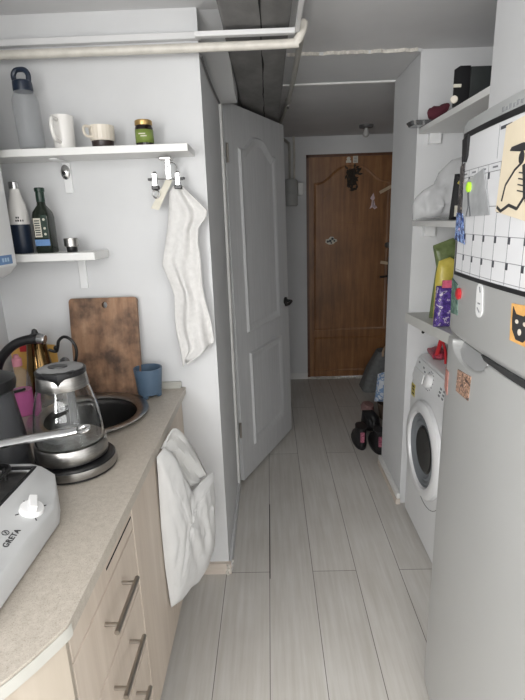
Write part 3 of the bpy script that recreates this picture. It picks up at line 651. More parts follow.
# clip hanger with tag and towel
hg = thing('clip_hanger', 'chrome clip hanger under the right end of the upper shelf', 'hanger', (-0.335, 1.72, 1.713))
bx('mount', M['steel'], hg, -0.358, -0.318, 1.70, 1.74, 1.705, 1.7138, bevel=0.002)
pl_ = MB().box(-0.342, -0.325, 1.717, 1.721, 1.645, 1.708).build('strap_plate', M['chrome'], hg, 0.001)
MB().lathe([(0.0035, 0), (0.0035, 0.001)], (-0.333, 1.7168, 1.685), 10, (0, -1, 0)).build('rivet', M['black'], pl_)
MB().tube([(-0.322 + 0.020 * math.cos(t * PI / 12 - 1.3), 1.722, 1.672 + 0.026 * math.sin(t * PI / 12 - 1.3)) for t in range(25)], 0.0018, 6).build('ring', M['chrome'], hg)
MB().tube([(-0.396, 1.72, 1.648), (-0.285, 1.72, 1.642)], 0.0025, 8).build('bar', M['chrome'], hg)
for cxx in (-0.381, -0.303):
    c_ = MB().box(cxx - 0.0065, cxx + 0.0065, 1.712, 1.716, 1.622, 1.663).box(cxx - 0.0065, cxx + 0.0065, 1.724, 1.728, 1.622, 1.663).ball((cxx, 1.72, 1.664), 0.008, 10).build('clip', M['chrome'], hg)
    bx('pad', M['black'], c_, cxx - 0.012, cxx + 0.012, 1.709, 1.731, 1.612, 1.625, bevel=0.002); bx('lever', M['black'], c_, cxx + (-0.024 if cxx < -0.35 else 0.010), cxx + (-0.010 if cxx < -0.35 else 0.024), 1.714, 1.726, 1.642, 1.650, bevel=0.002)
MB().tube([(-0.381 + 0.011 * math.cos(t * PI / 10), 1.718 , 1.598 + 0.013 * math.sin(t * PI / 10)) for t in range(20)], 0.003, 8, closed=True).build('split_ring', M['chrome'], hg)
tg = MB().prism([(-0.405, 1.552), (-0.378, 1.545), (-0.322, 1.642), (-0.340, 1.652)], lambda x, z, d: (x, 1.7235 + d, z), 0, 0.0015)
tag(tg.build('care_tag', M['paper']), 'white card tag hanging slantwise from the chrome clip hanger', 'tag')
Lt = [(0.98, -0.336), (1.04, -0.345), (1.10, -0.352), (1.25, -0.352), (1.36, -0.381), (1.42, -0.365), (1.53, -0.348), (1.60, -0.334), (1.622, -0.318)]
Rt = [(0.98, -0.325), (1.02, -0.235), (1.04, -0.212), (1.18, -0.233), (1.32, -0.245), (1.42, -0.249), (1.475, -0.240), (1.51, -0.212), (1.535, -0.208), (1.58, -0.252), (1.61, -0.283), (1.622, -0.290)]
tw = MB(); G = []
for i in range(61):
    t = i / 60; z = lerp(0.985, 1.622, t); xl, xr = interp(Lt, z), interp(Rt, z); row = []
    for j in range(41):
        s_ = j / 40; w_ = 1 - 0.6 * t; n1 = mnoise.noise(Vector((s_ * 3.2 + t * 1.1, t * 2.2, 4)))
        fold = (0.013 * math.sin(s_ * 7.5 + t * 2.6 + 2.2 * n1) + 0.006 * math.sin(s_ * 15 - t * 4 + 3 * n1)) * w_ + 0.012 * n1
        zz = z + (0.02 * s_ * (1 - t)) - 0.010 * (1 - t) * math.cos(s_ * 9)
        row.append((lerp(xl, xr, s_) + 0.003 * math.sin(t * 17 + s_ * 4), 1.722 + fold, zz))
    G.append(row)
tw.grid(G)
tag(tw.build('towel', M['towel'], None, solid=0.004, angle=180), 'pale grey tea towel hanging from the clip hanger beside wall corner', 'towel')

# ------------------------------------------------------------------ on the worktop
bd = MB(); n_ = Vector((0, 0.055, 0.37)).normalized(); bo = Vector((-0.63, 1.722, 0.8615)); by = Vector((0, -n_.z, n_.y))
mpb = lambda u, v, d: tuple(bo + Vector((u, 0, 0)) + n_ * v + by * d)
bm2 = bmesh.new()
outl_b = [(-0.127, 0.0), (0.123, 0.0), (0.127, 0.02)] + [(0.125, 0.345)] + arc(0.112, 0.355, 0.014, 0, PI / 2, 4) + arc(-0.115, 0.355, 0.014, PI / 2, PI, 4)
hole_b = [(0.005 + 0.010 * math.cos(2 * PI * i / 20), 0.342 + 0.012 * math.sin(2 * PI * i / 20)) for i in range(20)]
for d in (0, 0.02):
    es = []
    for loop in (outl_b, hole_b):
        vv = [bm2.verts.new(mpb(x, y, d)) for x, y in loop]
        es += [bm2.edges.new((vv[i], vv[(i + 1) % len(vv)])) for i in range(len(vv))]
    bmesh.ops.triangle_fill(bm2, use_beauty=True, use_dissolve=False, edges=es)
bm2.verts.ensure_lookup_table(); nv = len(outl_b) + len(hole_b)
for st, ln in ((0, len(outl_b)), (len(outl_b), len(hole_b))):
    for i in range(ln):
        a, b = st + i, st + (i + 1) % ln; bm2.faces.new((bm2.verts[a], bm2.verts[b], bm2.verts[nv + b], bm2.verts[nv + a]))
bmesh.ops.recalc_face_normals(bm2, faces=bm2.faces)
me = bpy.data.meshes.new('cutting_board'); bm2.to_mesh(me); bm2.free(); me.materials.append(M['board'])
cbd = bpy.data.objects.new('cutting_board', me); COL.objects.link(cbd); tag(cbd, 'worn brown wooden cutting board leaning on the kitchen wall', 'cutting board')
k = cbd.modifiers.new('b', 'BEVEL'); k.width = 0.003; k.segments = 2; k.limit_method = 'ANGLE'
bc = thing('planter_cup', 'slate blue round cup on short feet beside the cutting board', 'cup', (-0.462, 1.69, 0.86))
MB().lathe([(0.036, 0.014), (0.043, 0.018), (0.052, 0.118), (0.052, 0.124), (0.048, 0.124), (0.040, 0.024), (0.001, 0.022)], (-0.462, 1.69, 0.8605), 32).build('body', M['blue'], bc)
for a in (-1.9, 0.2, 2.3): MB().lathe([(0.008, 0), (0.011, 0.004), (0.012, 0.022)], (-0.462 + 0.032 * math.cos(a), 1.69 + 0.032 * math.sin(a), 0.8605), 12).build('foot', M['blue'], bc)

# kettle base + glass kettle
KX, KY = -0.548, 1.175
kb = thing('heating_plate', 'round black and steel power plate under the glass kettle', 'hot plate', (KX + 0.012, KY - 0.008, 0.86))
MB().lathe([(0.100, 0), (0.106, 0.003), (0.106, 0.008)], (KX + 0.010, KY - 0.008, 0.8605), 44).build('foot', M['black'], kb)
MB().lathe([(0.106, 0.008), (0.107, 0.012), (0.104, 0.028)], (KX + 0.010, KY - 0.008, 0.8605), 44).build('steel_band', M['steel'], kb)
MB().lathe([(0.104, 0.028), (0.101, 0.031), (0.001, 0.032)], (KX + 0.010, KY - 0.008, 0.8605), 44).build('top_plate', M['black'], kb)
kt = thing('kettle', 'glass electric kettle with steel collar and black lid on worktop', 'kettle', (KX, KY, 0.893))
KZ = 0.8935
MB().lathe([(0.086, 0), (0.092, 0.002), (0.0925, 0.004)], (KX, KY, KZ), 44).build('bottom_ring', M['black'], kt)
MB().lathe([(0.0925, 0.004), (0.0935, 0.008), (0.0925, 0.042), (0.090, 0.046), (0.001, 0.0465)], (KX, KY, KZ), 44).build('steel_base', M['steel'], kt)
MB().lathe([(0.0875, 0.047), (0.0885, 0.058), (0.0870, 0.095), (0.0800, 0.145), (0.0690, 0.188), (0.0635, 0.206), (0.0610, 0.206), (0.0665, 0.187), (0.0775, 0.145), (0.0845, 0.095), (0.0860, 0.058), (0.0850, 0.050), (0.001, 0.0495)], (KX, KY, KZ), 48, cap0=False).build('glass_body', M['clear'], kt)
MB().lathe([(0.0645, 0.202), (0.0655, 0.204), (0.0610, 0.240), (0.0595, 0.242), (0.0575, 0.240), (0.0615, 0.204)], (KX, KY, KZ), 44, cap0=False, cap1=False).build('collar', M['steel'], kt)
MB().lathe([(0.058, 0.232), (0.0625, 0.240), (0.063, 0.249), (0.060, 0.2525)], (KX, KY, KZ), 44).build('lid', M['black'], kt)
MB().lathe([(0.056, 0.2528), (0.050, 0.2565), (0.001, 0.258)], (KX, KY, KZ), 40).build('lid_disc', plain('grey_lid_disc', (128, 128, 128), 0.4), kt)
MB().lathe([(0.023, 0), (0.022, 0.003), (0.001, 0.0035)], (KX - 0.004, KY - 0.005, KZ + 0.2573), 24, sx=1.1, sy=0.8).build('lid_button', M['black'], kt)
# pouring lip facing the camera's left-front
la = math.atan2(-1.0, 0.28); ld = Vector((math.cos(la), math.sin(la), 0)); lt = Vector((-ld.y, ld.x, 0)); kc = Vector((KX, KY, KZ))
lip = MB(); R0 = []
for zz, rad, hw in ((0.253, 0.058, 0.038), (0.251, 0.071, 0.036), (0.240, 0.074, 0.026), (0.226, 0.071, 0.013), (0.214, 0.067, 0.002)):
    R0.append([kc + ld * (rad * math.cos(0.45) * (1 if abs(q) > 0.9 else 1.0) - 0.012 * abs(q)) + lt * (hw * q) + Vector((0, 0, zz)) for q in (-1, -0.5, 0, 0.5, 1)])
lip.grid(R0); lip.build('spout', M['black'], kt, solid=0.004)
hdl = MB(); ha = -ld
hdl.tube(smooth_path([tuple(kc + ha * 0.058 + Vector((0, 0, 0.246))), tuple(kc + ha * 0.090 + Vector((0, 0, 0.246))), tuple(kc + ha * 0.112 + Vector((0, 0, 0.215))), tuple(kc + ha * 0.116 + Vector((0, 0, 0.12))), tuple(kc + ha * 0.112 + Vector((0, 0, 0.05))), tuple(kc + ha * 0.092 + Vector((0, 0, 0.03)))], 6), 0.012, 10); hdl.build('handle', M['black'], kt)

# dark glass coffee jug at the left edge
jg = thing('coffee_jug', 'smoky glass coffee jug with black lid left of the kettle', 'jug', (-0.745, 1.15, 0.86))
MB().lathe([(0.098, 0), (0.103, 0.004), (0.094, 0.10), (0.082, 0.20), (0.079, 0.235), (0.076, 0.235), (0.079, 0.20), (0.091, 0.10), (0.099, 0.008), (0.001, 0.006)], (-0.745, 1.15, 0.8605), 40).build('glass_body', M['smoke'], jg)
MB().lathe([(0.094, 0.0), (0.092, 0.02), (0.001, 0.021)], (-0.745, 1.15, 0.868), 36).build('bottom', plain('grey_glass_bottom', (88, 88, 90), 0.2, var=3), jg)
MB().lathe([(0.079, 0.232), (0.088, 0.238), (0.092, 0.252), (0.090, 0.268), (0.060, 0.282), (0.001, 0.285)], (-0.745, 1.15, 0.8605), 36).build('lid', M['black'], jg)
hj = MB(); hj.tube(smooth_path([(-0.80, 1.09, 1.09), (-0.835, 1.05, 1.085), (-0.845, 1.04, 1.02), (-0.83, 1.06, 0.94), (-0.815, 1.075, 0.92)], 6), 0.010, 8); hj.build('handle', M['black'], jg)
# tap
tp = thing('kitchen_tap', 'black arched kitchen tap with chrome tip above the pink bottle', 'tap', (-0.925, 1.52, 0.86))
MB().lathe([(0.028, 0), (0.028, 0.006), (0.020, 0.012), (0.018, 0.09), (0.014, 0.10)], (-0.925, 1.52, 0.8605), 22).build('base', M['black'], tp)
MB().tube(smooth_path([(-0.925, 1.52, 0.95), (-0.922, 1.515, 1.02), (-0.893, 1.505, 1.075), (-0.845, 1.50, 1.118), (-0.80, 1.50, 1.136), (-0.757, 1.50, 1.140)], 7), 0.0155, 12).build('spout', M['black'], tp)
MB().lathe([(0.0165, 0), (0.017, 0.002), (0.017, 0.020), (0.014, 0.024)], (-0.758, 1.50, 1.140), 16, (1, 0, -0.12)).build('tip', M['chrome'], tp)
MB().tube([(-0.905, 1.52, 0.945), (-0.83, 1.50, 0.968)], 0.005, 8).build('lever', M['black'], tp)
# brass jug with scrolled handle
bj = thing('metal_jug', 'gold-brown conical metal jug with black scrolled handle behind the kettle', 'jug', (-0.850, 1.665, 0.86))
MB().lathe([(0.062, 0), (0.064, 0.004), (0.058, 0.06), (0.040, 0.16), (0.033, 0.225), (0.036, 0.24), (0.030, 0.238), (0.001, 0.236)], (-0.850, 1.665, 0.8605), 12).build('body', M['brass'], bj)
MB().lathe([(0.037, 0.238), (0.034, 0.250), (0.012, 0.262), (0.008, 0.275), (0.002, 0.278)], (-0.850, 1.665, 0.8605), 16).build('lid', M['black'], bj)
sc_ = MB(); sc_.tube(smooth_path([(-0.805, 1.655, 1.062), (-0.783, 1.665, 1.052), (-0.772, 1.66, 1.068), (-0.765, 1.66, 1.092), (-0.742, 1.655, 1.108), (-0.716, 1.65, 1.098), (-0.702, 1.65, 1.068), (-0.706, 1.65, 1.03), (-0.73, 1.655, 0.99), (-0.79, 1.665, 0.955)], 7), 0.0055, 8); sc_.ball((-0.779, 1.663, 1.066), 0.010, 10); sc_.build('handle', M['iron'], bj)
# pink soap bottle
pb = thing('soap_bottle', 'clear bottle of pink soap with pink cap near the sink', 'bottle', (-0.868, 1.55, 0.86))
MB().lathe([(0.030, 0), (0.033, 0.004), (0.033, 0.090)], (-0.868, 1.55, 0.8605), 22).build('liquid', M['pink'], pb)
MB().lathe([(0.033, 0.090), (0.033, 0.13), (0.026, 0.155), (0.014, 0.165), (0.012, 0.175)], (-0.868, 1.55, 0.8605), 22, cap0=False).build('clear_top', M['clearplastic'], pb)
MB().lathe([(0.016, 0.175), (0.016, 0.200), (0.010, 0.205), (0.008, 0.215)], (-0.868, 1.55, 0.8605), 18).build('cap', M['pinkcap'], pb)
# yellow packet in the corner
yp = thing('food_packet', 'yellow packet with red print in the corner behind the tap', 'packet', (-0.91, 1.755, 0.86))
q_ = MB(); puff(q_, [(-1.005, 0.862), (-0.825, 0.862), (-0.822, 1.04), (-0.828, 1.055), (-1.00, 1.065)], lambda u, v, d: (u, 1.758 + d, v), 0.014, 0.003); q_.build('pouch', M['yellow'], yp)
bx('red_print', M['red'], yp, -0.955, -0.905, 1.739, 1.743, 1.035, 1.06)

# ------------------------------------------------------------------ hob and saucepan
hb_ = thing('gas_hob', 'white tabletop gas hob with two knobs on the worktop', 'hob', (-0.72, 0.78, 0.86))
def hob_ring(z, xf, cut, ins):
    return [(-0.945 + ins, 0.512 + ins, z), (xf - 0.06, 0.512 + ins, z), (xf - 0.012, 0.522 + ins, z), (xf, 0.56 + ins, z), (xf, 0.900, z), (xf - cut * 0.22, 0.945, z), (xf - cut, 1.032 - ins, z), (xf - cut - 0.03, 1.046 - ins, z), (-0.945 + ins, 1.046 - ins, z)]
hs = MB(); hs.loft([hob_ring(0.8625, -0.476, 0.080, 0.006), hob_ring(0.867, -0.471, 0.078, 0.0), hob_ring(0.902, -0.474, 0.062, 0.0), hob_ring(0.912, -0.480, 0.050, 0.003), hob_ring(0.935, -0.541, 0.016, 0.006), hob_ring(0.939, -0.552, 0.010, 0.010), hob_ring(0.939, -0.566, 0.0, 0.022), hob_ring(0.926, -0.572, 0.0, 0.027)])
hs.build('body', M['hob'], hb_, 0.0025)
def feet(x, y): return MB().lathe([(0.012, 0), (0.012, 0.004)], (x, y, 0.8602), 10)
for x, y in ((-0.54, 0.56), (-0.58, 0.99), (-0.90, 0.56), (-0.90, 0.99)): feet(x, y).build('foot', M['black'], hb_)
bx('tray', M['steel'], hb_, -0.915, -0.574, 0.542, 1.016, 0.9255, 0.929)
tl = MB(); tl.tube([(-0.570, 0.545, 0.938), (-0.570, 1.016, 0.938), (-0.912, 1.016, 0.938), (-0.912, 0.545, 0.938)], 0.005, 8, closed=True); tl.build('tray_seal', M['black'], hb_)
sl = Vector((-0.058, 0, 0.021)).normalized(); sn = Vector((0.021, 0, 0.058)).normalized(); s0 = Vector((-0.483, 0, 0.914))
for ky in (0.864, 0.678):
    base = s0 + sl * 0.026 + Vector((0, ky, 0)); kn = MB()
    kn.lathe([(0.024, -0.002), (0.024, 0.006), (0.022, 0.010)], base, 24, sn); o_ = kn.build('knob', M['knob'], hb_)
    R3 = Matrix((Vector((0, 1, 0)), sl, sn)).transposed() @ Matrix.Rotation(0.45, 3, 'Z')
    c = base + sn * 0.016; MB().box(c.x - 0.020, c.x + 0.020, c.y - 0.008, c.y + 0.008, c.z - 0.009, c.z + 0.009, mat=R3).build('grip', M['knob'], o_, 0.002)
    for a in (0.9, 2.5, -0.6, -2.4):
        mk = MB(); p_ = base + sn * 0.0006 + Vector((0, 1, 0)) * (0.030 * math.cos(a)) + sl * (0.030 * math.sin(a)); rr3 = Matrix((Vector((0, 1, 0)), sl, sn)).transposed() @ Matrix.Rotation(a, 3, 'Z')
        mk.box(p_.x - 0.0035, p_.x + 0.0035, p_.y - 0.0009, p_.y + 0.0009, p_.z - 0.0006, p_.z + 0.0006, mat=rr3); mk.build('dial_mark', M['ink'], hb_)
lgb = s0 + sl * 0.021 + Vector((0, 0.776, 0)) + sn * 0.0004
text_mesh('brand_lettering', 'GRETA', 0.0155, lambda x, y, z: tuple(lgb + Vector((0, 1, 0)) * x + sl * (y + 0.0) + sn * z), M['ink'], hb_, 1.1)
lg = MB(); cc = lgb + sl * 0.0165 + Vector((0, 0.008, 0))
lg.tube([tuple(cc + Vector((0, 1, 0)) * (0.0062 * math.cos(t * PI / 12)) + sl * (0.0062 * math.sin(t * PI / 12)) + sn * 0.0006) for t in range(24)], 0.0008, 6, closed=True)
lg.tube([tuple(cc + sl * 0.001 + sn * 0.0006), tuple(cc + sl * 0.003 + Vector((0, 0.003, 0)) + sn * 0.0006), tuple(cc - sl * 0.003 + Vector((0, -0.001, 0)) + sn * 0.0006)], 0.0008, 6); lg.build('emblem', M['ink'], hb_)
for by_ in (0.66, 0.90):
    MB().lathe([(0.045, 0), (0.045, 0.008), (0.034, 0.012), (0.034, 0.020), (0.030, 0.022)], (-0.755, by_, 0.9292), 28).build('burner', M['iron'], hb_)
    g_ = MB(); ring_ = [(x, y, 0.957) for x, y in rrect(-0.885, -0.606, by_ - 0.108, by_ + 0.096, 0.03)]
    g_.tube(ring_, 0.0055, 8, closed=True)
    for a in range(4):
        ca, sa = math.cos(a * PI / 2), math.sin(a * PI / 2); e_ = 0.123 if a % 2 == 0 else 0.098
        g_.tube([(-0.757 + ca * 0.03, by_ - 0.008 + sa * 0.03, 0.958), (-0.757 + ca * e_, by_ - 0.008 + sa * e_, 0.958)], 0.005, 8)
    for cx_, cy_ in ((-0.87, -0.095), (-0.622, -0.095), (-0.87, 0.08), (-0.622, 0.08)): g_.tube([(cx_, by_ + cy_, 0.9285), (cx_, by_ + cy_, 0.957)], 0.005, 8)
    g_.build('grate', M['iron'], hb_)
sp_ = thing('saucepan', 'steel saucepan on the hob with long handle toward kettle', 'saucepan', (-0.735, 0.905, 0.963))
MB().lathe([(0.085, 0), (0.098, 0.006), (0.100, 0.085), (0.103, 0.090), (0.099, 0.090), (0.096, 0.010), (0.001, 0.006)], (-0.722, 0.905, 0.9635), 40).build('pan', M['steel'], sp_)
hp = MB(); hpts = smooth_path([(-0.628, 0.93, 1.030), (-0.60, 0.94, 1.036), (-0.52, 0.945, 1.048), (-0.45, 0.948, 1.057), (-0.424, 0.949, 1.062)], 6)
hp.tube(hpts, [lerp(0.015, 0.010, i / (len(hpts) - 1)) for i in range(len(hpts))], 12, 0.75)
hp.tube([(-0.412 + 0.013 * math.cos(t * PI / 12), 0.949 + 0.009 * math.sin(t * PI / 12), 1.064 + 0.003 * math.cos(t * PI / 12) + 0.003 * math.sin(t * PI / 12)) for t in range(24)], 0.004, 8, closed=True); hp.build('handle', M['chrome'], sp_)

# ------------------------------------------------------------------ white carrier bag hanging from the sink cabinet
a0 = Vector((-0.335, 1.345, 0)); uu = Vector((0.14, 0.26, 0)).normalized(); nn = Vector((uu.y, -uu.x, 0))
mpg = lambda u, v, d: tuple(a0 + uu * (u * 1.1 - 0.032) + Vector((0, 0, v)) + nn * d)
cbag = thing('carrier_bag', 'white plastic carrier bag hanging at the corner of sink cabinet', 'bag', (-0.30, 1.46, 0.25))
def bagw(u, v, side):
    a = mnoise.noise(Vector((u * 26 + v * 5, v * 3.0, side * 4))); b = mnoise.noise(Vector((u * 60 - v * 16, v * 9, side * 7)))
    return 0.016 * (1 - 2 * abs(a)) * 0.6 + 0.007 * (1 - 2 * abs(b)) - 0.006
q_ = MB(); puff(q_, [(-0.012, 0.82), (-0.014, 0.752), (-0.022, 0.577), (-0.022, 0.425), (-0.014, 0.269), (0.03, 0.255), (0.082, 0.262), (0.123, 0.252), (0.176, 0.275), (0.222, 0.334), (0.238, 0.5), (0.240, 0.628), (0.17, 0.625), (0.125, 0.615), (0.09, 0.70), (0.055, 0.80), (0.02, 0.835)], mpg, 0.026, 0.0, 16, 3, 0.3, wrf=bagw)
q_.build('sack', M['bagw'], cbag, angle=70)
c1 = smooth_path([(0.02, 0.83), (0.075, 0.872), (0.13, 0.82), (0.18, 0.74), (0.222, 0.628)], 8); c2 = smooth_path([(0.05, 0.79), (0.075, 0.755), (0.10, 0.70), (0.13, 0.635), (0.165, 0.615)], 8)
st2 = MB()
G = []
for i in range(len(c1)):
    p, q = c1[i], c2[i]; G.append([mpg(lerp(p[0], q[0], k / 6), lerp(p[1], q[1], k / 6), -0.014 + 0.007 * math.sin(k * 1.7 + i * 0.2)) for k in range(7)])
st2.grid(G); st2.build('carry_loop', M['bagfilm'], cbag, solid=0.0015)

# ------------------------------------------------------------------ washing machine
wm = thing('washing_machine', 'white front-loading washing machine in the niche behind fridge', 'washing machine', (0.97, 1.94, 0))
WX = 0.68; WY0, WY1 = 1.63, 2.235
MB().prism([(WX, 0.012), (1.26, 0.012), (1.26, 0.852), (0.735, 0.852), (0.715, 0.846), (0.688, 0.73), (WX, 0.70)], lambda x, z, d: (x, d, z), WY0, WY1).build('casing', M['wm'], wm, 0.006)
for x, y in ((0.72, 1.67), (0.72, 2.19), (1.22, 1.67), (1.22, 2.19)): MB().lathe([(0.018, 0), (0.018, 0.014)], (x, y, 0.0), 12).build('foot', M['black'], wm)
pn = Vector((0.027, 0, 0.116)).normalized(); po = Vector((-0.116, 0, 0.027)).normalized(); p0 = Vector((0.688, 0, 0.73))
mpp = lambda y, v, d: tuple(p0 + Vector((0, y, 0)) + pn * v + po * d)
MB().prism([(WY0 + 0.004, 0.008), (WY1 - 0.004, 0.008), (WY1 - 0.004, 0.112), (WY0 + 0.004, 0.112)], mpp, 0.0002, 0.006).build('control_panel', M['wm'], wm, 0.002)
MB().prism([(WY1 - 0.15, 0.018), (WY1 - 0.012, 0.018), (WY1 - 0.012, 0.065), (WY1 - 0.15, 0.065)], mpp, 0.005, 0.011).build('detergent_drawer', M['whiteplastic'], wm, 0.002)
kn = MB(); kn.lathe([(0.030, 0), (0.029, 0.016), (0.024, 0.019), (0.001, 0.0195)], mpp(2.015, 0.058, 0.006), 30, po); kn.build('program_dial', M['knob'], wm)
pgrey = plain('grey_print', (110, 112, 116), 0.5)
for k in range(14):
    a = k / 14 * 2 * PI; r = 0.042; c = Vector(mpp(2.015 + r * math.cos(a), 0.058 + r * math.sin(a), 0.0062)); MB().box(c.x - 0.001, c.x + 0.001, c.y - 0.004, c.y + 0.004, c.z - 0.0018, c.z + 0.0018).build('dial_mark', pgrey, wm)
for y, v in ((2.19, 0.095), (2.12, 0.088), (2.095, 0.075), (1.88, 0.07), (1.88, 0.055), (1.88, 0.04), (1.84, 0.07), (1.84, 0.055), (1.84, 0.04)):
    c = Vector(mpp(y, v, 0.0062)); MB().box(c.x - 0.001, c.x + 0.001, c.y - 0.009, c.y + 0.009, c.z - 0.004, c.z + 0.004).build('button', pgrey, wm)
bx('energy_sticker', M['yellow2'], wm, WX - 0.0012, WX + 0.001, 2.165, 2.215, 0.655, 0.715)
bp = MB()
for z in (0.665, 0.685, 0.70): bp.box(WX - 0.0018, WX - 0.001, 2.172, 2.200, z, z + 0.008)
bp.build('sticker_print', M['ink'], wm)
PC = (WX, 1.968, 0.480)
dr = MB(); dr.lathe([(0.222, 0.002), (0.220, 0.018), (0.208, 0.028), (0.184, 0.031), (0.172, 0.028), (0.166, 0.014), (0.168, 0.006)], PC, 56, (-1, 0, 0), cap0=False, cap1=False); dr = dr.build('porthole_ring', M['wm'], wm)
MB().lathe([(0.168, 0.006), (0.165, 0.018), (0.156, 0.012), (0.148, 0.018), (0.138, 0.010), (0.128, 0.016), (0.116, 0.010), (0.108, 0.006)], PC, 48, (-1, 0, 0), cap0=False, cap1=False).build('gasket', M['wmgrey'], dr)
MB().lathe([(0.110, 0.006), (0.10, 0.012), (0.06, 0.008), (0.001, 0.007)], PC, 48, (-1, 0, 0), cap0=True).build('door_glass', M['drum'], dr)
sm = MB(); sm.tube([(WX - 0.0008, 1.945 + 0.236 * math.cos(t * PI / 30 - 0.2), 0.480 + 0.258 * math.sin(t * PI / 30 - 0.2)) for t in range(30, 68)], 0.0012, 6); sm.build('door_seam', M['gasket'], wm)
# red net / strap on the washing machine
rn = thing('looped_cord', 'red looped cord and net lying on top of the washing machine', 'cord', (0.75, 2.02, 0.853))
q_ = MB(); puff(q_, [(-0.06, -0.05), (0.0, -0.07), (0.06, -0.05), (0.07, 0.02), (0.02, 0.05), (-0.04, 0.04)], lambda u, v, d: (0.765 + u * 0.6, 2.16 + v * 1.3, 0.879 + d * 0.9), 0.026, 0.012, 6, 4); q_.build('net_bundle', M['redpink'], rn)
q_ = MB(); q_.tube(smooth_path([(0.748, 2.10, 0.872), (0.748, 2.07, 0.93), (0.752, 2.055, 0.965), (0.762, 2.03, 0.92), (0.762, 2.02, 0.866)], 7), 0.010, 8, 0.6); q_.build('strap', M['red'], rn)
q_ = MB(); q_.tube(smooth_path([(0.752, 2.06, 0.962), (0.744, 2.09, 0.980), (0.746, 2.10, 0.990), (0.756, 2.06, 0.993), (0.762, 2.02, 0.97), (0.766, 2.0, 0.94)], 7), 0.0025, 6); q_.build('cord', M['black'], rn)
yc = MB(); puff(yc, [(-0.05, -0.06), (0.05, -0.06), (0.05, 0.06), (-0.05, 0.06)], lambda u, v, d: (0.80 + u, 1.86 + v, 0.866 + d), 0.012, 0.004, 6); tag(yc.build('cleaning_cloth', M['yellow2']), 'folded yellow cloth on the washing machine behind red cord', 'cloth')

# ------------------------------------------------------------------ niche shelves and what lies on them
sh = thing('wall_shelf', 'high white shelf in the right niche under the black box', 'shelf', (0.95, 1.93, 1.843))
bx('shelf_board', M['white'], sh, 0.672, XR, 1.5705, 2.2895, 1.843, 1.865, bevel=0.001); bx('bracket', M['whiteplastic'], sh, 0.715, 0.765, 2.262, 2.2895, 1.80, 1.8425)
sh = thing('wall_shelf', 'middle white shelf in the right niche holding clear bag', 'shelf', (0.95, 1.93, 1.453))
bx('shelf_board', M['white'], sh, 0.664, XR, 1.5705, 2.2895, 1.453, 1.475, bevel=0.001); bx('bracket', M['whiteplastic'], sh, 0.715, 0.765, 2.262, 2.2895, 1.405, 1.4525)
sh = MB().prism([(0.652, 2.2895), (0.70, 1.85), (0.712, 1.5705), (XR, 1.5705), (XR, 2.2895)], lambda x, y, d: (x, y, d), 1.000, 1.046)
tag(sh.build('wall_shelf', plain('grey_white_shelf', (206, 206, 202), 0.5, var=3), None, 0.002), 'thick low white shelf above the washing machine', 'shelf')
h_ = MB(); h_.lathe([(0.008, 0), (0.008, 0.002)], (0.743, 2.2895, 0.947), 12, (0, -1, 0)); tag(h_.build('screw_cap', M['blackmat']), 'black screw cap on the niche wall above washing machine', 'cap')
bb = thing('storage_box', 'black storage box on the high right shelf', 'box', (0.83, 1.865, 1.865))
MB().loft([[(x, 1.872, z) for x, z in ((0.664, 1.8655), (0.722, 1.8655), (0.722, 1.997), (0.684, 1.997), (0.664, 1.985))], [(x, 2.06, z) for x, z in ((0.742, 1.8655), (0.79, 1.8655), (0.79, 1.997), (0.76, 1.997), (0.742, 1.985))]]).build('spine_panel', M['black'], bb, 0.002)
MB().loft([[(x, 1.876, z) for x, z in ((0.7225, 1.8655), (0.98, 1.8655), (0.98, 1.995), (0.7225, 1.995))], [(x, 2.055, z) for x, z in ((0.795, 1.8655), (0.98, 1.8655), (0.98, 1.995), (0.795, 1.995))]]).build('box_body', plain('charcoal_box', (40, 44, 44), 0.6, var=6), bb, 0.003)
bx('tag', M['paper'], bb, 0.664, 0.690, 1.866, 1.8718, 1.928, 1.938)
mc = MB(); puff(mc, [(-0.10, -0.02), (-0.02, -0.04), (0.09, -0.035), (0.10, 0.03), (0.02, 0.04), (-0.06, 0.03)], lambda u, v, d: (0.70 + u * 0.45, 2.145 + v, 1.897 + d * 0.9 + max(0.0, u) * 0.25), 0.03, 0.01, 7, 2)
tag(mc.build('cloth_pouch', M['maroon']), 'dark red cloth bundle beside the black box on the high shelf', 'pouch')
rc = MB(); rc.lathe([(0.011, 0), (0.0125, 0.003), (0.0125, 0.010), (0.010, 0.012)], (0.668, 1.868, 1.888), 18, (-0.3, -1, 0)); tag(rc.build('wooden_disc', M['cream']), 'small round cream disc beside the black box on the high shelf', 'disc')
ty = MB(); R = rrect(0.612, 0.80, 2.19, 2.285, 0.02); R2 = rrect(0.622, 0.79, 2.20, 2.275, 0.018)
ty.loft([[(x, y, 1.866) for x, y in R2], [(x, y, 1.884) for x, y in R], [(x, y, 1.8845) for x, y in R2], [(x, y, 1.869) for x, y in R2]]); tag(ty.build('metal_tray', M['silver']), 'shallow silver tray sticking out at the far end of the high shelf', 'tray')
pg = thing('plastic_bag', 'clear plastic bag of things on the middle right shelf', 'bag', (0.78, 2.08, 1.476))
q_ = MB(); puff(q_, [(0.615, 1.482), (0.612, 1.54), (0.625, 1.57), (0.655, 1.60), (0.70, 1.625), (0.72, 1.672), (0.765, 1.715), (0.86, 1.74), (0.93, 1.70), (0.95, 1.50), (0.93, 1.480)], lambda u, v, d: (u, 2.12 + d, v), 0.10, 0.06, 18, 11); q_.build('film', M['film'], pg, angle=80)
ct = thing('snack_packet', 'black packet with yellow stripe beside the clear plastic bag', 'packet', (0.80, 1.92, 1.476))
q_ = MB(); puff(q_, [(0.700, 1.478), (0.86, 1.478), (0.85, 1.655), (0.712, 1.645)], lambda u, v, d: (u, 1.93 + d, v), 0.022, 0.006, 8, 5); q_.build('pouch', M['blackmat'], ct)
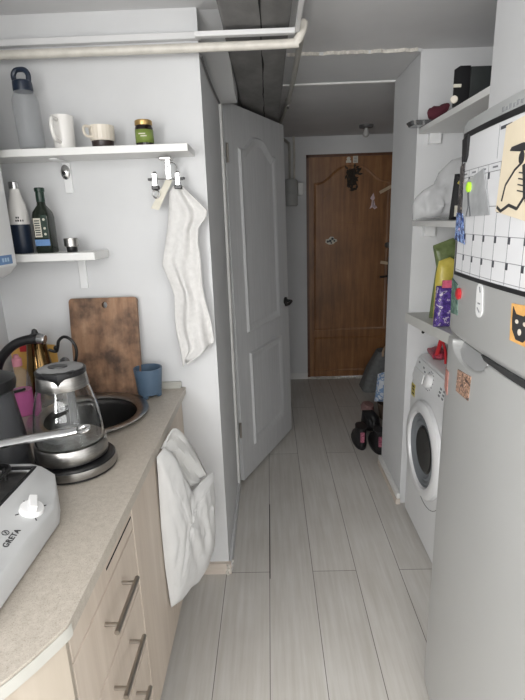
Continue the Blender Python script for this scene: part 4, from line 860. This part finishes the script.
bx('yellow_stripe', M['yellow2'], ct, 0.715, 0.750, 1.902, 1.907, 1.600, 1.611, mat=Matrix.Rotation(0.6, 3, 'Y')); bx('label', M['paper'], ct, 0.712, 0.75, 1.904, 1.909, 1.49, 1.53)
py = thing('snack_packet', 'tall yellow packet behind the purple one on the low shelf', 'packet', (0.73, 2.04, 1.047))
q_ = MB(); puff(q_, [(0.705, 1.049), (0.81, 1.049), (0.81, 1.30), (0.76, 1.325), (0.715, 1.31), (0.705, 1.25)], lambda u, v, d: (u, 2.05 + d, v), 0.03, 0.01, 8, 7); q_.build('pouch', M['yellow2'], py)
pr = thing('snack_packet', 'purple printed packet on the low shelf beside the fridge', 'packet', (0.73, 1.95, 1.047))
q_ = MB(); puff(q_, [(0.673, 1.049), (0.785, 1.049), (0.785, 1.215), (0.676, 1.22)], lambda u, v, d: (u, 1.95 + d, v), 0.026, 0.006, 8, 8, pw=5); q_.build('pouch', M['purple'], pr)
bx('pink_print', plain('pink_print', (206, 92, 120), 0.5, var=20, scale=60), pr, 0.69, 0.735, 1.918, 1.925, 1.215, 1.245)
gr = MB(); puff(gr, [(0.715, 1.049), (0.83, 1.049), (0.84, 1.36), (0.80, 1.40), (0.715, 1.37), (0.735, 1.28)], lambda u, v, d: (u, 2.135 + d, v), 0.03, 0.014, 8, 9); tag(gr.build('snack_packet', M['greenpk']), 'tallest green packet at the back of the low shelf', 'packet')

# ------------------------------------------------------------------ fridge
FY0, FY1, FYC = 0.605, 1.235, 0.92
def fx(y):
    t = (y - FYC) / 0.315; e = max(0.0, abs(y - FYC) - 0.29)
    return 0.445 + 0.018 * t * t + e * e * 24
fg = thing('fridge', 'tall silver fridge freezer covered in magnets on the right', 'fridge', (0.75, FYC, 0))
bx('cabinet', M['fridge'], fg, 0.505, 1.07, FY0 + 0.004, FY1 - 0.004, 0.03, 1.70, bevel=0.006)
def fr_block(name, mat, z0, z1, xb, extra=None, bevel=0.004, parent=fg):
    ys = [lerp(FY0, FY1, i / 44) for i in range(45)]
    def ring(z, dx): return [(fx(y) + dx, y, z) for y in ys] + [(xb, FY1, z), (xb, FY0, z)]
    zs = [z0, z0 + 0.004, z1 - 0.004, z1] if extra is None else extra
    m_ = MB()
    if extra is None: m_.loft([ring(z0, 0.004), ring(z0 + 0.004, 0), ring(z1 - 0.004, 0), ring(z1, 0.004)])
    else: m_.loft([ring(z, d) for z, d in extra])
    return m_.build(name, mat, parent, angle=40)
fr_block('top_cap', M['fridgecap'], 1.652, 1.712, 0.515, [(1.653, 0.003), (1.657, 0.0), (1.690, 0.0), (1.704, 0.006), (1.712, 0.022)])
ud = fr_block('freezer_door', M['fridge'], 1.203, 1.648, 0.50, [(1.203, 0.014), (1.210, 0.004), (1.222, 0.0), (1.644, 0.0), (1.648, 0.004)])
# lower door with the scooped grip along its top edge
ys = [lerp(FY0, FY1, i / 60) for i in range(61)]
def scoop(y, z):
    t = (y - 1.065) / 0.105
    if abs(t) >= 1 or z < 1.13: return 0.0
    lim = 1.196 - 0.042 * math.sqrt(max(0.0, 1 - t * t))
    return 0.022 * min(1.0, max(0.0, (z - lim) / 0.012))
ld_ = MB(); rings = []
for z in [0.062, 0.066] + [lerp(0.08, 1.12, k / 6) for k in range(7)] + [lerp(1.13, 1.196, k / 26) for k in range(27)]:
    e_ = 0.004 if z < 0.064 or z > 1.1955 else 0.0
    rings.append([(fx(y) + e_ + scoop(y, z), y, z) for y in ys] + [(0.50, FY1, z), (0.50, FY0, z)])
ld_.loft(rings); ldo = ld_.build('fridge_door', M['fridge'], fg, angle=50)
gp = MB()
gp.loft([[(fx(y) + 0.006, y, 1.160), (fx(y) + 0.0195, y, 1.1955), (fx(y) + 0.0215, y, 1.1955), (fx(y) + 0.0215, y, 1.160)] for y in [lerp(0.985, 1.145, i / 12) for i in range(13)]])
gp.build('grip_insert', plain('bright_silver_grip', (196, 197, 198), 0.3, 0.6, var=2), ldo, 0.001)
dg_ = MB(); dg_.loft([[(fx(y) - 0.0015, y, 1.2095), (fx(y) - 0.0015, y, 1.2095 - 0.009 * min(1.0, (0.985 - y) / 0.12)), (fx(y) + 0.006, y, 1.196 - 0.008 * min(1.0, (0.985 - y) / 0.12)), (fx(y) + 0.006, y, 1.2095)] for y in [lerp(0.984, FY0 + 0.02, i / 20) for i in range(21)]])
dg_.build('door_seal', plain('dark_grey_seal', (46, 47, 48), 0.6, var=2), fg)
bx('seal_gap', M['gasket'], fg, 0.492, 0.508, FY0 + 0.02, FY1 - 0.02, 1.19, 1.21)
bx('kick_plate', M['gasket'], fg, 0.52, 0.56, FY0 + 0.01, FY1 - 0.01, 0.0, 0.062)
em = MB()
for i in range(9):
    y = 0.985 - i * 0.014; em.box(fx(y) - 0.0006, fx(y) + 0.001, y - 0.005, y + 0.005, 1.681, 1.688 if i % 2 else 1.690)
em.build('badge', plain('grey_badge', (132, 134, 136), 0.4), fg)
def fr_patch(mb, y0, y1, z0, z1, o0, o1, n=10):
    rings = []
    for i in range(n + 1):
        y = lerp(y0, y1, i / n); x = fx(y); rings.append([(x - o0, y, z0), (x - o1, y, z0), (x - o1, y, z1), (x - o0, y, z1)])
    mb.loft(rings); return mb
def fr_quad(mb, P4, o0, o1, n=8):
    """P4: (y,z) for TL,TR,BR,BL"""
    rings = []
    for i in range(n + 1):
        t = i / n; a = (lerp(P4[0][0], P4[1][0], t), lerp(P4[0][1], P4[1][1], t)); b = (lerp(P4[3][0], P4[2][0], t), lerp(P4[3][1], P4[2][1], t))
        rings.append([(fx(b[0]) - o0, b[0], b[1]), (fx(b[0]) - o1, b[0], b[1]), (fx(a[0]) - o1, a[0], a[1]), (fx(a[0]) - o0, a[0], a[1])])
    mb.loft(rings); return mb
def fr_poly(mb, pts, o0, o1):
    n = len(pts); vs = [(fx(y) - o0, y, z) for y, z in pts] + [(fx(y) - o1, y, z) for y, z in pts]
    mb.add(vs, [tuple(range(n))[::-1], tuple(range(n, 2 * n))] + [(i, (i + 1) % n, n + (i + 1) % n, n + i) for i in range(n)])
def fr_line(mb, p, q, w, o): 
    dy, dz = q[0] - p[0], q[1] - p[1]; L = math.hypot(dy, dz); ny, nz = -dz / L * w / 2, dy / L * w / 2
    n = max(1, int(abs(dy) / 0.03)); 
    rings = []
    for i in range(n + 1):
        t = i / n; y, z = lerp(p[0], q[0], t), lerp(p[1], q[1], t)
        rings.append([(fx(y) - o + 0.0006, y - ny, z - nz), (fx(y) - o, y - ny, z - nz), (fx(y) - o, y + ny, z + nz), (fx(y) - o + 0.0006, y + ny, z + nz)])
    mb.loft(rings)
pn_ = thing('planner_board', 'white magnetic month planner with black border on the freezer door', 'planner', (0.46, 0.92, 1.36))
CY0, CY1, CZ0, CZ1 = 0.63, 1.195, 1.356, 1.676
fr_patch(MB(), CY0 + 0.006, CY1 - 0.004, CZ0 + 0.005, CZ1 - 0.032 + 0.024, 0.0004, 0.0016, 20).build('sheet', M['whiteboard'], pn_)
bd_ = MB(); fr_patch(bd_, CY0, CY1, CZ1 - 0.012, CZ1, 0.0004, 0.003, 20); fr_patch(bd_, CY0, CY1, CZ0, CZ0 + 0.009, 0.0004, 0.003, 20); fr_patch(bd_, CY0, CY0 + 0.006, CZ0, CZ1, 0.0004, 0.003, 1); fr_patch(bd_, CY1 - 0.005, CY1, CZ0, CZ1, 0.0004, 0.003, 1); bd_.build('border', M['black'], pn_)
ln = MB(); rows = [1.593, 1.578, 1.512, 1.455, 1.408]
for z in rows: fr_line(ln, (CY0 + 0.006, z), (CY1 - 0.005, z), 0.0012, 0.0020)
fr_line(ln, (CY0 + 0.006, CZ0 + 0.014), (CY1 - 0.005, CZ0 + 0.014), 0.0010, 0.0020)
cols = [1.195 - 0.0565 * k_ for k_ in range(1, 10)]
for y in cols: fr_line(ln, (y, CZ0 + 0.01), (y, 1.593), 0.0012, 0.0020)
fr_line(ln, (0.99, 1.60), (0.99, 1.66), 0.0010, 0.0020)
ln.build('grid_lines', M['line'], pn_)
tb = MB()
for z in rows[1:]:
    for y in cols[:-1]: fr_patch(MB(), y - 0.008, y + 0.0006, z - 0.013, z, 0.0012, 0.0023, 1).build('date_tab', M['tab'], pn_)
for y in cols[:-1]: fr_patch(MB(), y + 0.014, y + 0.036, 1.584, 1.5875, 0.0012, 0.0022, 1).build('day_heading', M['line'], pn_)
fr_patch(MB(), 0.94, 0.985, 1.650, 1.656, 0.0012, 0.0022, 1).build('heading', M['tab'], pn_)
tp2 = MB(); fr_poly(tp2, [(1.188, 1.662), (1.150, 1.668), (1.152, 1.625), (1.162, 1.612), (1.180, 1.615)], 0.0018, 0.008); tag(tp2.build('clip_magnet', M['blackmat']), 'black clip magnet at the planner top corner nearest niche', 'magnet')
ap = thing('art_print', 'cream print of a dark running figure on the planner', 'print', (0.445, 0.86, 1.48))
fr_quad(MB(), [(0.955, 1.652), (0.70, 1.672), (0.715, 1.462), (0.968, 1.502)], 0.0034, 0.0052, 14).build('paper_sheet', M['artpaper'], ap)
fgm = MB()
def limb(pts, w):
    for p, q in zip(pts, pts[1:]): fr_line(fgm, p, q, w * 0.7, 0.0062)
fr_poly(fgm, [(0.930, 1.606), (0.924, 1.612), (0.885, 1.614), (0.84, 1.608), (0.84, 1.602), (0.89, 1.600)], 0.005, 0.0064)
fr_poly(fgm, [(0.886 + 0.009 * math.cos(k_ * PI / 6), 1.590 + 0.011 * math.sin(k_ * PI / 6)) for k_ in range(12)], 0.005, 0.0064)
limb([(0.882, 1.582), (0.905, 1.572), (0.935, 1.548), (0.945, 1.520)], 0.006); limb([(0.876, 1.578), (0.868, 1.548), (0.862, 1.520)], 0.014)
limb([(0.864, 1.524), (0.885, 1.505), (0.915, 1.512), (0.945, 1.502), (0.962, 1.510)], 0.008)
limb([(0.86, 1.52), (0.835, 1.500), (0.80, 1.520), (0.77, 1.505)], 0.009); limb([(0.87, 1.565), (0.83, 1.555), (0.79, 1.575)], 0.006)
for k_ in range(4): limb([(0.890, 1.566 - k_ * 0.010), (0.852, 1.560 - k_ * 0.010)], 0.003)
fgm.build('figure', M['ink'], ap)
ph = thing('photo_print', 'grey photo with lime green dot pinned on the planner', 'photo', (0.45, 1.09, 1.5))
fr_quad(MB(), [(1.165, 1.566), (1.045, 1.588), (0.995, 1.496), (1.158, 1.492)], 0.0034, 0.0048, 8).build('print', M['photo'], ph)
q_ = MB(); fr_line(q_, (1.125, 1.545), (1.115, 1.515), 0.010, 0.0054); fr_line(q_, (1.118, 1.515), (1.128, 1.494), 0.005, 0.0054); fr_line(q_, (1.110, 1.515), (1.100, 1.494), 0.005, 0.0054); q_.build('figure', plain('faded_grey_ink', (96, 98, 102), 0.5), ph)
q_ = MB(); q_.lathe([(0.011, 0), (0.011, 0.004), (0.008, 0.006)], (fx(1.118) - 0.0049, 1.118, 1.556), 18, (-1, 0, 0)); tag(q_.build('round_magnet', M['lime']), 'lime green round magnet holding the grey photo', 'magnet')
q_ = MB(); fr_quad(q_, [(1.2, 1.606), (1.168, 1.612), (1.166, 1.500), (1.2, 1.497)], 0.0034, 0.0046, 4); tag(q_.build('photo_strip', M['photostrip']), 'dark narrow photo strip along the planner side by the niche', 'photo')
q_ = MB(); fr_quad(q_, [(1.198, 1.503), (1.152, 1.500), (1.120, 1.432), (1.198, 1.440)], 0.005, 0.0064, 6); tag(q_.build('magnet_card', M['bluecard']), 'dark blue patterned card magnet below the photo strip', 'magnet')
q_ = MB(); fr_quad(q_, [(1.215, 1.345), (1.165, 1.335), (1.148, 1.262), (1.205, 1.258)], 0.0004, 0.002, 6); tag(q_.build('magnet', M['greensheet']), 'green printed magnet below the planner beside the niche', 'magnet')
q_ = MB(); q_.lathe([(0.014, 0), (0.014, 0.004), (0.011, 0.006)], (fx(1.146) - 0.001, 1.146, 1.315), 18, (-1, 0, 0)); tag(q_.build('round_magnet', M['red']), 'red round magnet below the planner beside green print', 'magnet')
q_ = MB(); pts = arc(1.018, 1.340, 0.016, 0, PI, 8) + arc(1.013, 1.302, 0.018, PI, 2 * PI, 8); fr_poly(q_, pts, 0.0004, 0.0022)
cm = tag(q_.build('magnet', M['whiteplastic']), 'small white oblong magnet with grey drawing below the planner', 'magnet')
q_ = MB(); fr_line(q_, (1.018, 1.349), (1.012, 1.338), 0.004, 0.003); fr_line(q_, (1.020, 1.314), (1.008, 1.314), 0.003, 0.003); fr_line(q_, (1.022, 1.304), (1.008, 1.296), 0.003, 0.003); q_.build('drawing', M['line'], cm)
ctp = thing('cat_print', 'orange print with a black cat on the freezer door', 'print', (0.445, 0.83, 1.27))
fr_quad(MB(), [(0.876, 1.338), (0.78, 1.345), (0.775, 1.270), (0.870, 1.270)], 0.0004, 0.002, 6).build('paper_sheet', M['orange'], ctp)
q_ = MB(); fr_poly(q_, [(0.868, 1.334), (0.855, 1.322), (0.83, 1.322), (0.815, 1.334), (0.808, 1.315), (0.808, 1.290), (0.825, 1.276), (0.848, 1.276), (0.864, 1.292), (0.867, 1.312)], 0.0015, 0.0028); q_.build('cat', M['ink'], ctp)
q_ = MB()
for y in (0.850, 0.824): q_.lathe([(0.0055, 0), (0.0055, 0.0006)], (fx(y) - 0.0026, y, 1.309), 12, (-1, 0, 0), sx=0.7)
q_.lathe([(0.006, 0), (0.006, 0.0006)], (fx(0.838) - 0.0026, 0.838, 1.292), 10, (-1, 0, 0)); q_.build('cat_face', M['cream'], ctp)
q_ = MB(); fr_quad(q_, [(1.112, 1.136), (1.026, 1.146), (1.030, 1.086), (1.114, 1.080)], 0.0004, 0.002, 6); tag(q_.build('photo_magnet', M['photo2']), 'square photo magnet with people below the fridge grip', 'magnet')
q_ = MB(); fr_quad(q_, [(1.226, 1.108), (1.186, 1.105), (1.184, 1.042), (1.222, 1.058)], 0.0004, 0.002, 6); tag(q_.build('photo_magnet', plain('reddish_photo_print', (168, 116, 106), 0.35, var=30, scale=60)), 'reddish photo magnet at the fridge edge by the washing machine', 'magnet')

# ------------------------------------------------------------------ shoes and bags beyond the niche wall
def boot(x, y, label):
    t = thing('shoe', label, 'shoe', (x, y, 0), 'pair of black shoes')
    b = MB(); R = []
    for z, yb, yf, hw in ((0.006, -0.075, 0.185, 0.042), (0.02, -0.078, 0.19, 0.045), (0.045, -0.078, 0.175, 0.043), (0.07, -0.074, 0.11, 0.038), (0.10, -0.072, 0.065, 0.036), (0.135, -0.074, 0.05, 0.037), (0.15, -0.075, 0.048, 0.038)):
        R.append([(x + hw * math.sin(2 * PI * i / 24), y + (yb + yf) / 2 - (yf - yb) / 2 * math.cos(2 * PI * i / 24), z) for i in range(24)])
    b.loft(R); b.build('upper', M['shoe'], t, angle=60)
    b = MB(); R = []
    for z, g in ((0.0, 0.0), (0.018, 0.003)): R.append([(x + (0.045 + g) * math.sin(2 * PI * i / 24), y + 0.055 - (0.137 + g) * math.cos(2 * PI * i / 24), z) for i in range(24)])
    b.loft(R); b.build('sole', M['black'], t)
    bx('heel_tab', M['shoepink'], t, x - 0.014, x + 0.014, y - 0.082, y - 0.070, 0.055, 0.125, bevel=0.003)
boot(0.585, 2.985, 'left one of the two black shoes with pink heel tabs')
boot(0.69, 2.915, 'right one of the two black shoes with pink heel tabs')
b2 = MB(); puff(b2, [(-0.12, -0.09), (0.12, -0.09), (0.10, 0.06), (0.03, 0.13), (-0.10, 0.13)], lambda u, v, d: (0.70 + u * 0.6, 3.21 + d * 0.8, 0.068 + v * 0.66), 0.10, 0.02, 8, 21); tag(b2.build('shoe_pile', M['shoe']), 'black slouched boot lying behind the pair of black shoes', 'shoe')
sn_ = thing('sneaker', 'dusty pink shoe on the floor behind the black boot', 'shoe', (0.745, 3.52, 0))
b = MB(); R = []
for z, yb, yf, hw in ((0.012, -0.10, 0.15, 0.044), (0.03, -0.102, 0.155, 0.046), (0.055, -0.10, 0.13, 0.042), (0.08, -0.095, 0.05, 0.036), (0.095, -0.092, 0.03, 0.034)): R.append([(0.745 + hw * math.sin(2 * PI * i / 22), 3.52 + (yb + yf) / 2 - (yf - yb) / 2 * math.cos(2 * PI * i / 22), z) for i in range(22)])
b.loft(R); b.build('upper', M['sneaker'], sn_, angle=60)
b = MB(); b.loft([[(0.745 + 0.046 * math.sin(2 * PI * i / 22), 3.545 - 0.13 * math.cos(2 * PI * i / 22), z) for i in range(22)] for z in (0.0, 0.014)]); b.build('sole', M['mug'], sn_)
tt = thing('tote_bag', 'grey felt tote bag standing on the floor by brown door', 'bag', (0.97, 4.08, 0))
tb_ = MB(); tb_.loft([[(x, y, z) for x, y in rrect(x0, 1.22, 4.0 - g, 4.16 + g, 0.05)] for z, x0, g in ((0.002, 0.80, 0.02), (0.02, 0.79, 0.03), (0.20, 0.85, 0.02), (0.36, 0.93, 0.0))]); tb_.build('sack', M['tote'], tt)
MB().tube(smooth_path([(0.96, 3.99, 0.33), (0.97, 3.985, 0.40), (1.03, 3.985, 0.45), (1.10, 3.985, 0.42), (1.13, 3.99, 0.34)], 6), 0.010, 8).build('strap', M['straw'], tt)
bwb = MB(); puff(bwb, [(0.68, 0.14), (0.86, 0.13), (0.87, 0.36), (0.80, 0.39), (0.70, 0.36)], lambda u, v, d: (u + 0.09, 3.42 + d, v), 0.05, 0.02, 8, 31); tag(bwb.build('carrier_bag', M['bluewhite']), 'blue and white plastic bag on the basket behind niche wall', 'bag')
bk = thing('basket', 'round brown wicker basket behind the niche wall corner', 'basket', (0.93, 3.42, 0))
MB().lathe([(0.10, 0.0), (0.115, 0.01), (0.135, 0.125), (0.138, 0.135), (0.132, 0.135), (0.11, 0.014), (0.001, 0.012)], (0.93, 3.42, 0.0), 30).build('body', M['basket'], bk)

# settle the shelf things
bpy.context.view_layer.update()
for t_ in (wb, mg, cp, jr): t_.location.z += 0.0035
wb.scale = (1, 1, 0.94); wb.rotation_euler = (0, math.radians(-1.6), 0)
mg.location.x -= 0.014; mg.rotation_euler = (0, 0, 0.3); cp.location.x += 0.008; cp.scale = (0.9, 0.9, 0.88); jr.location.x -= 0.003
ob.scale = (0.97, 0.97, 0.965); lp.location.x += 0.004
for t_ in (sk, cbd, bc, kb, kt, jg, tp, bj, pb, yp, hb_, sp_): t_.location.z += 0.012
kt.scale = (1, 1, 0.96); jg.scale = (0.95, 0.95, 0.955); jg.location.x -= 0.008; bc.scale = (1, 1, 0.92)
cbd.location.x += 0.008; cbd.location.z += 0.0
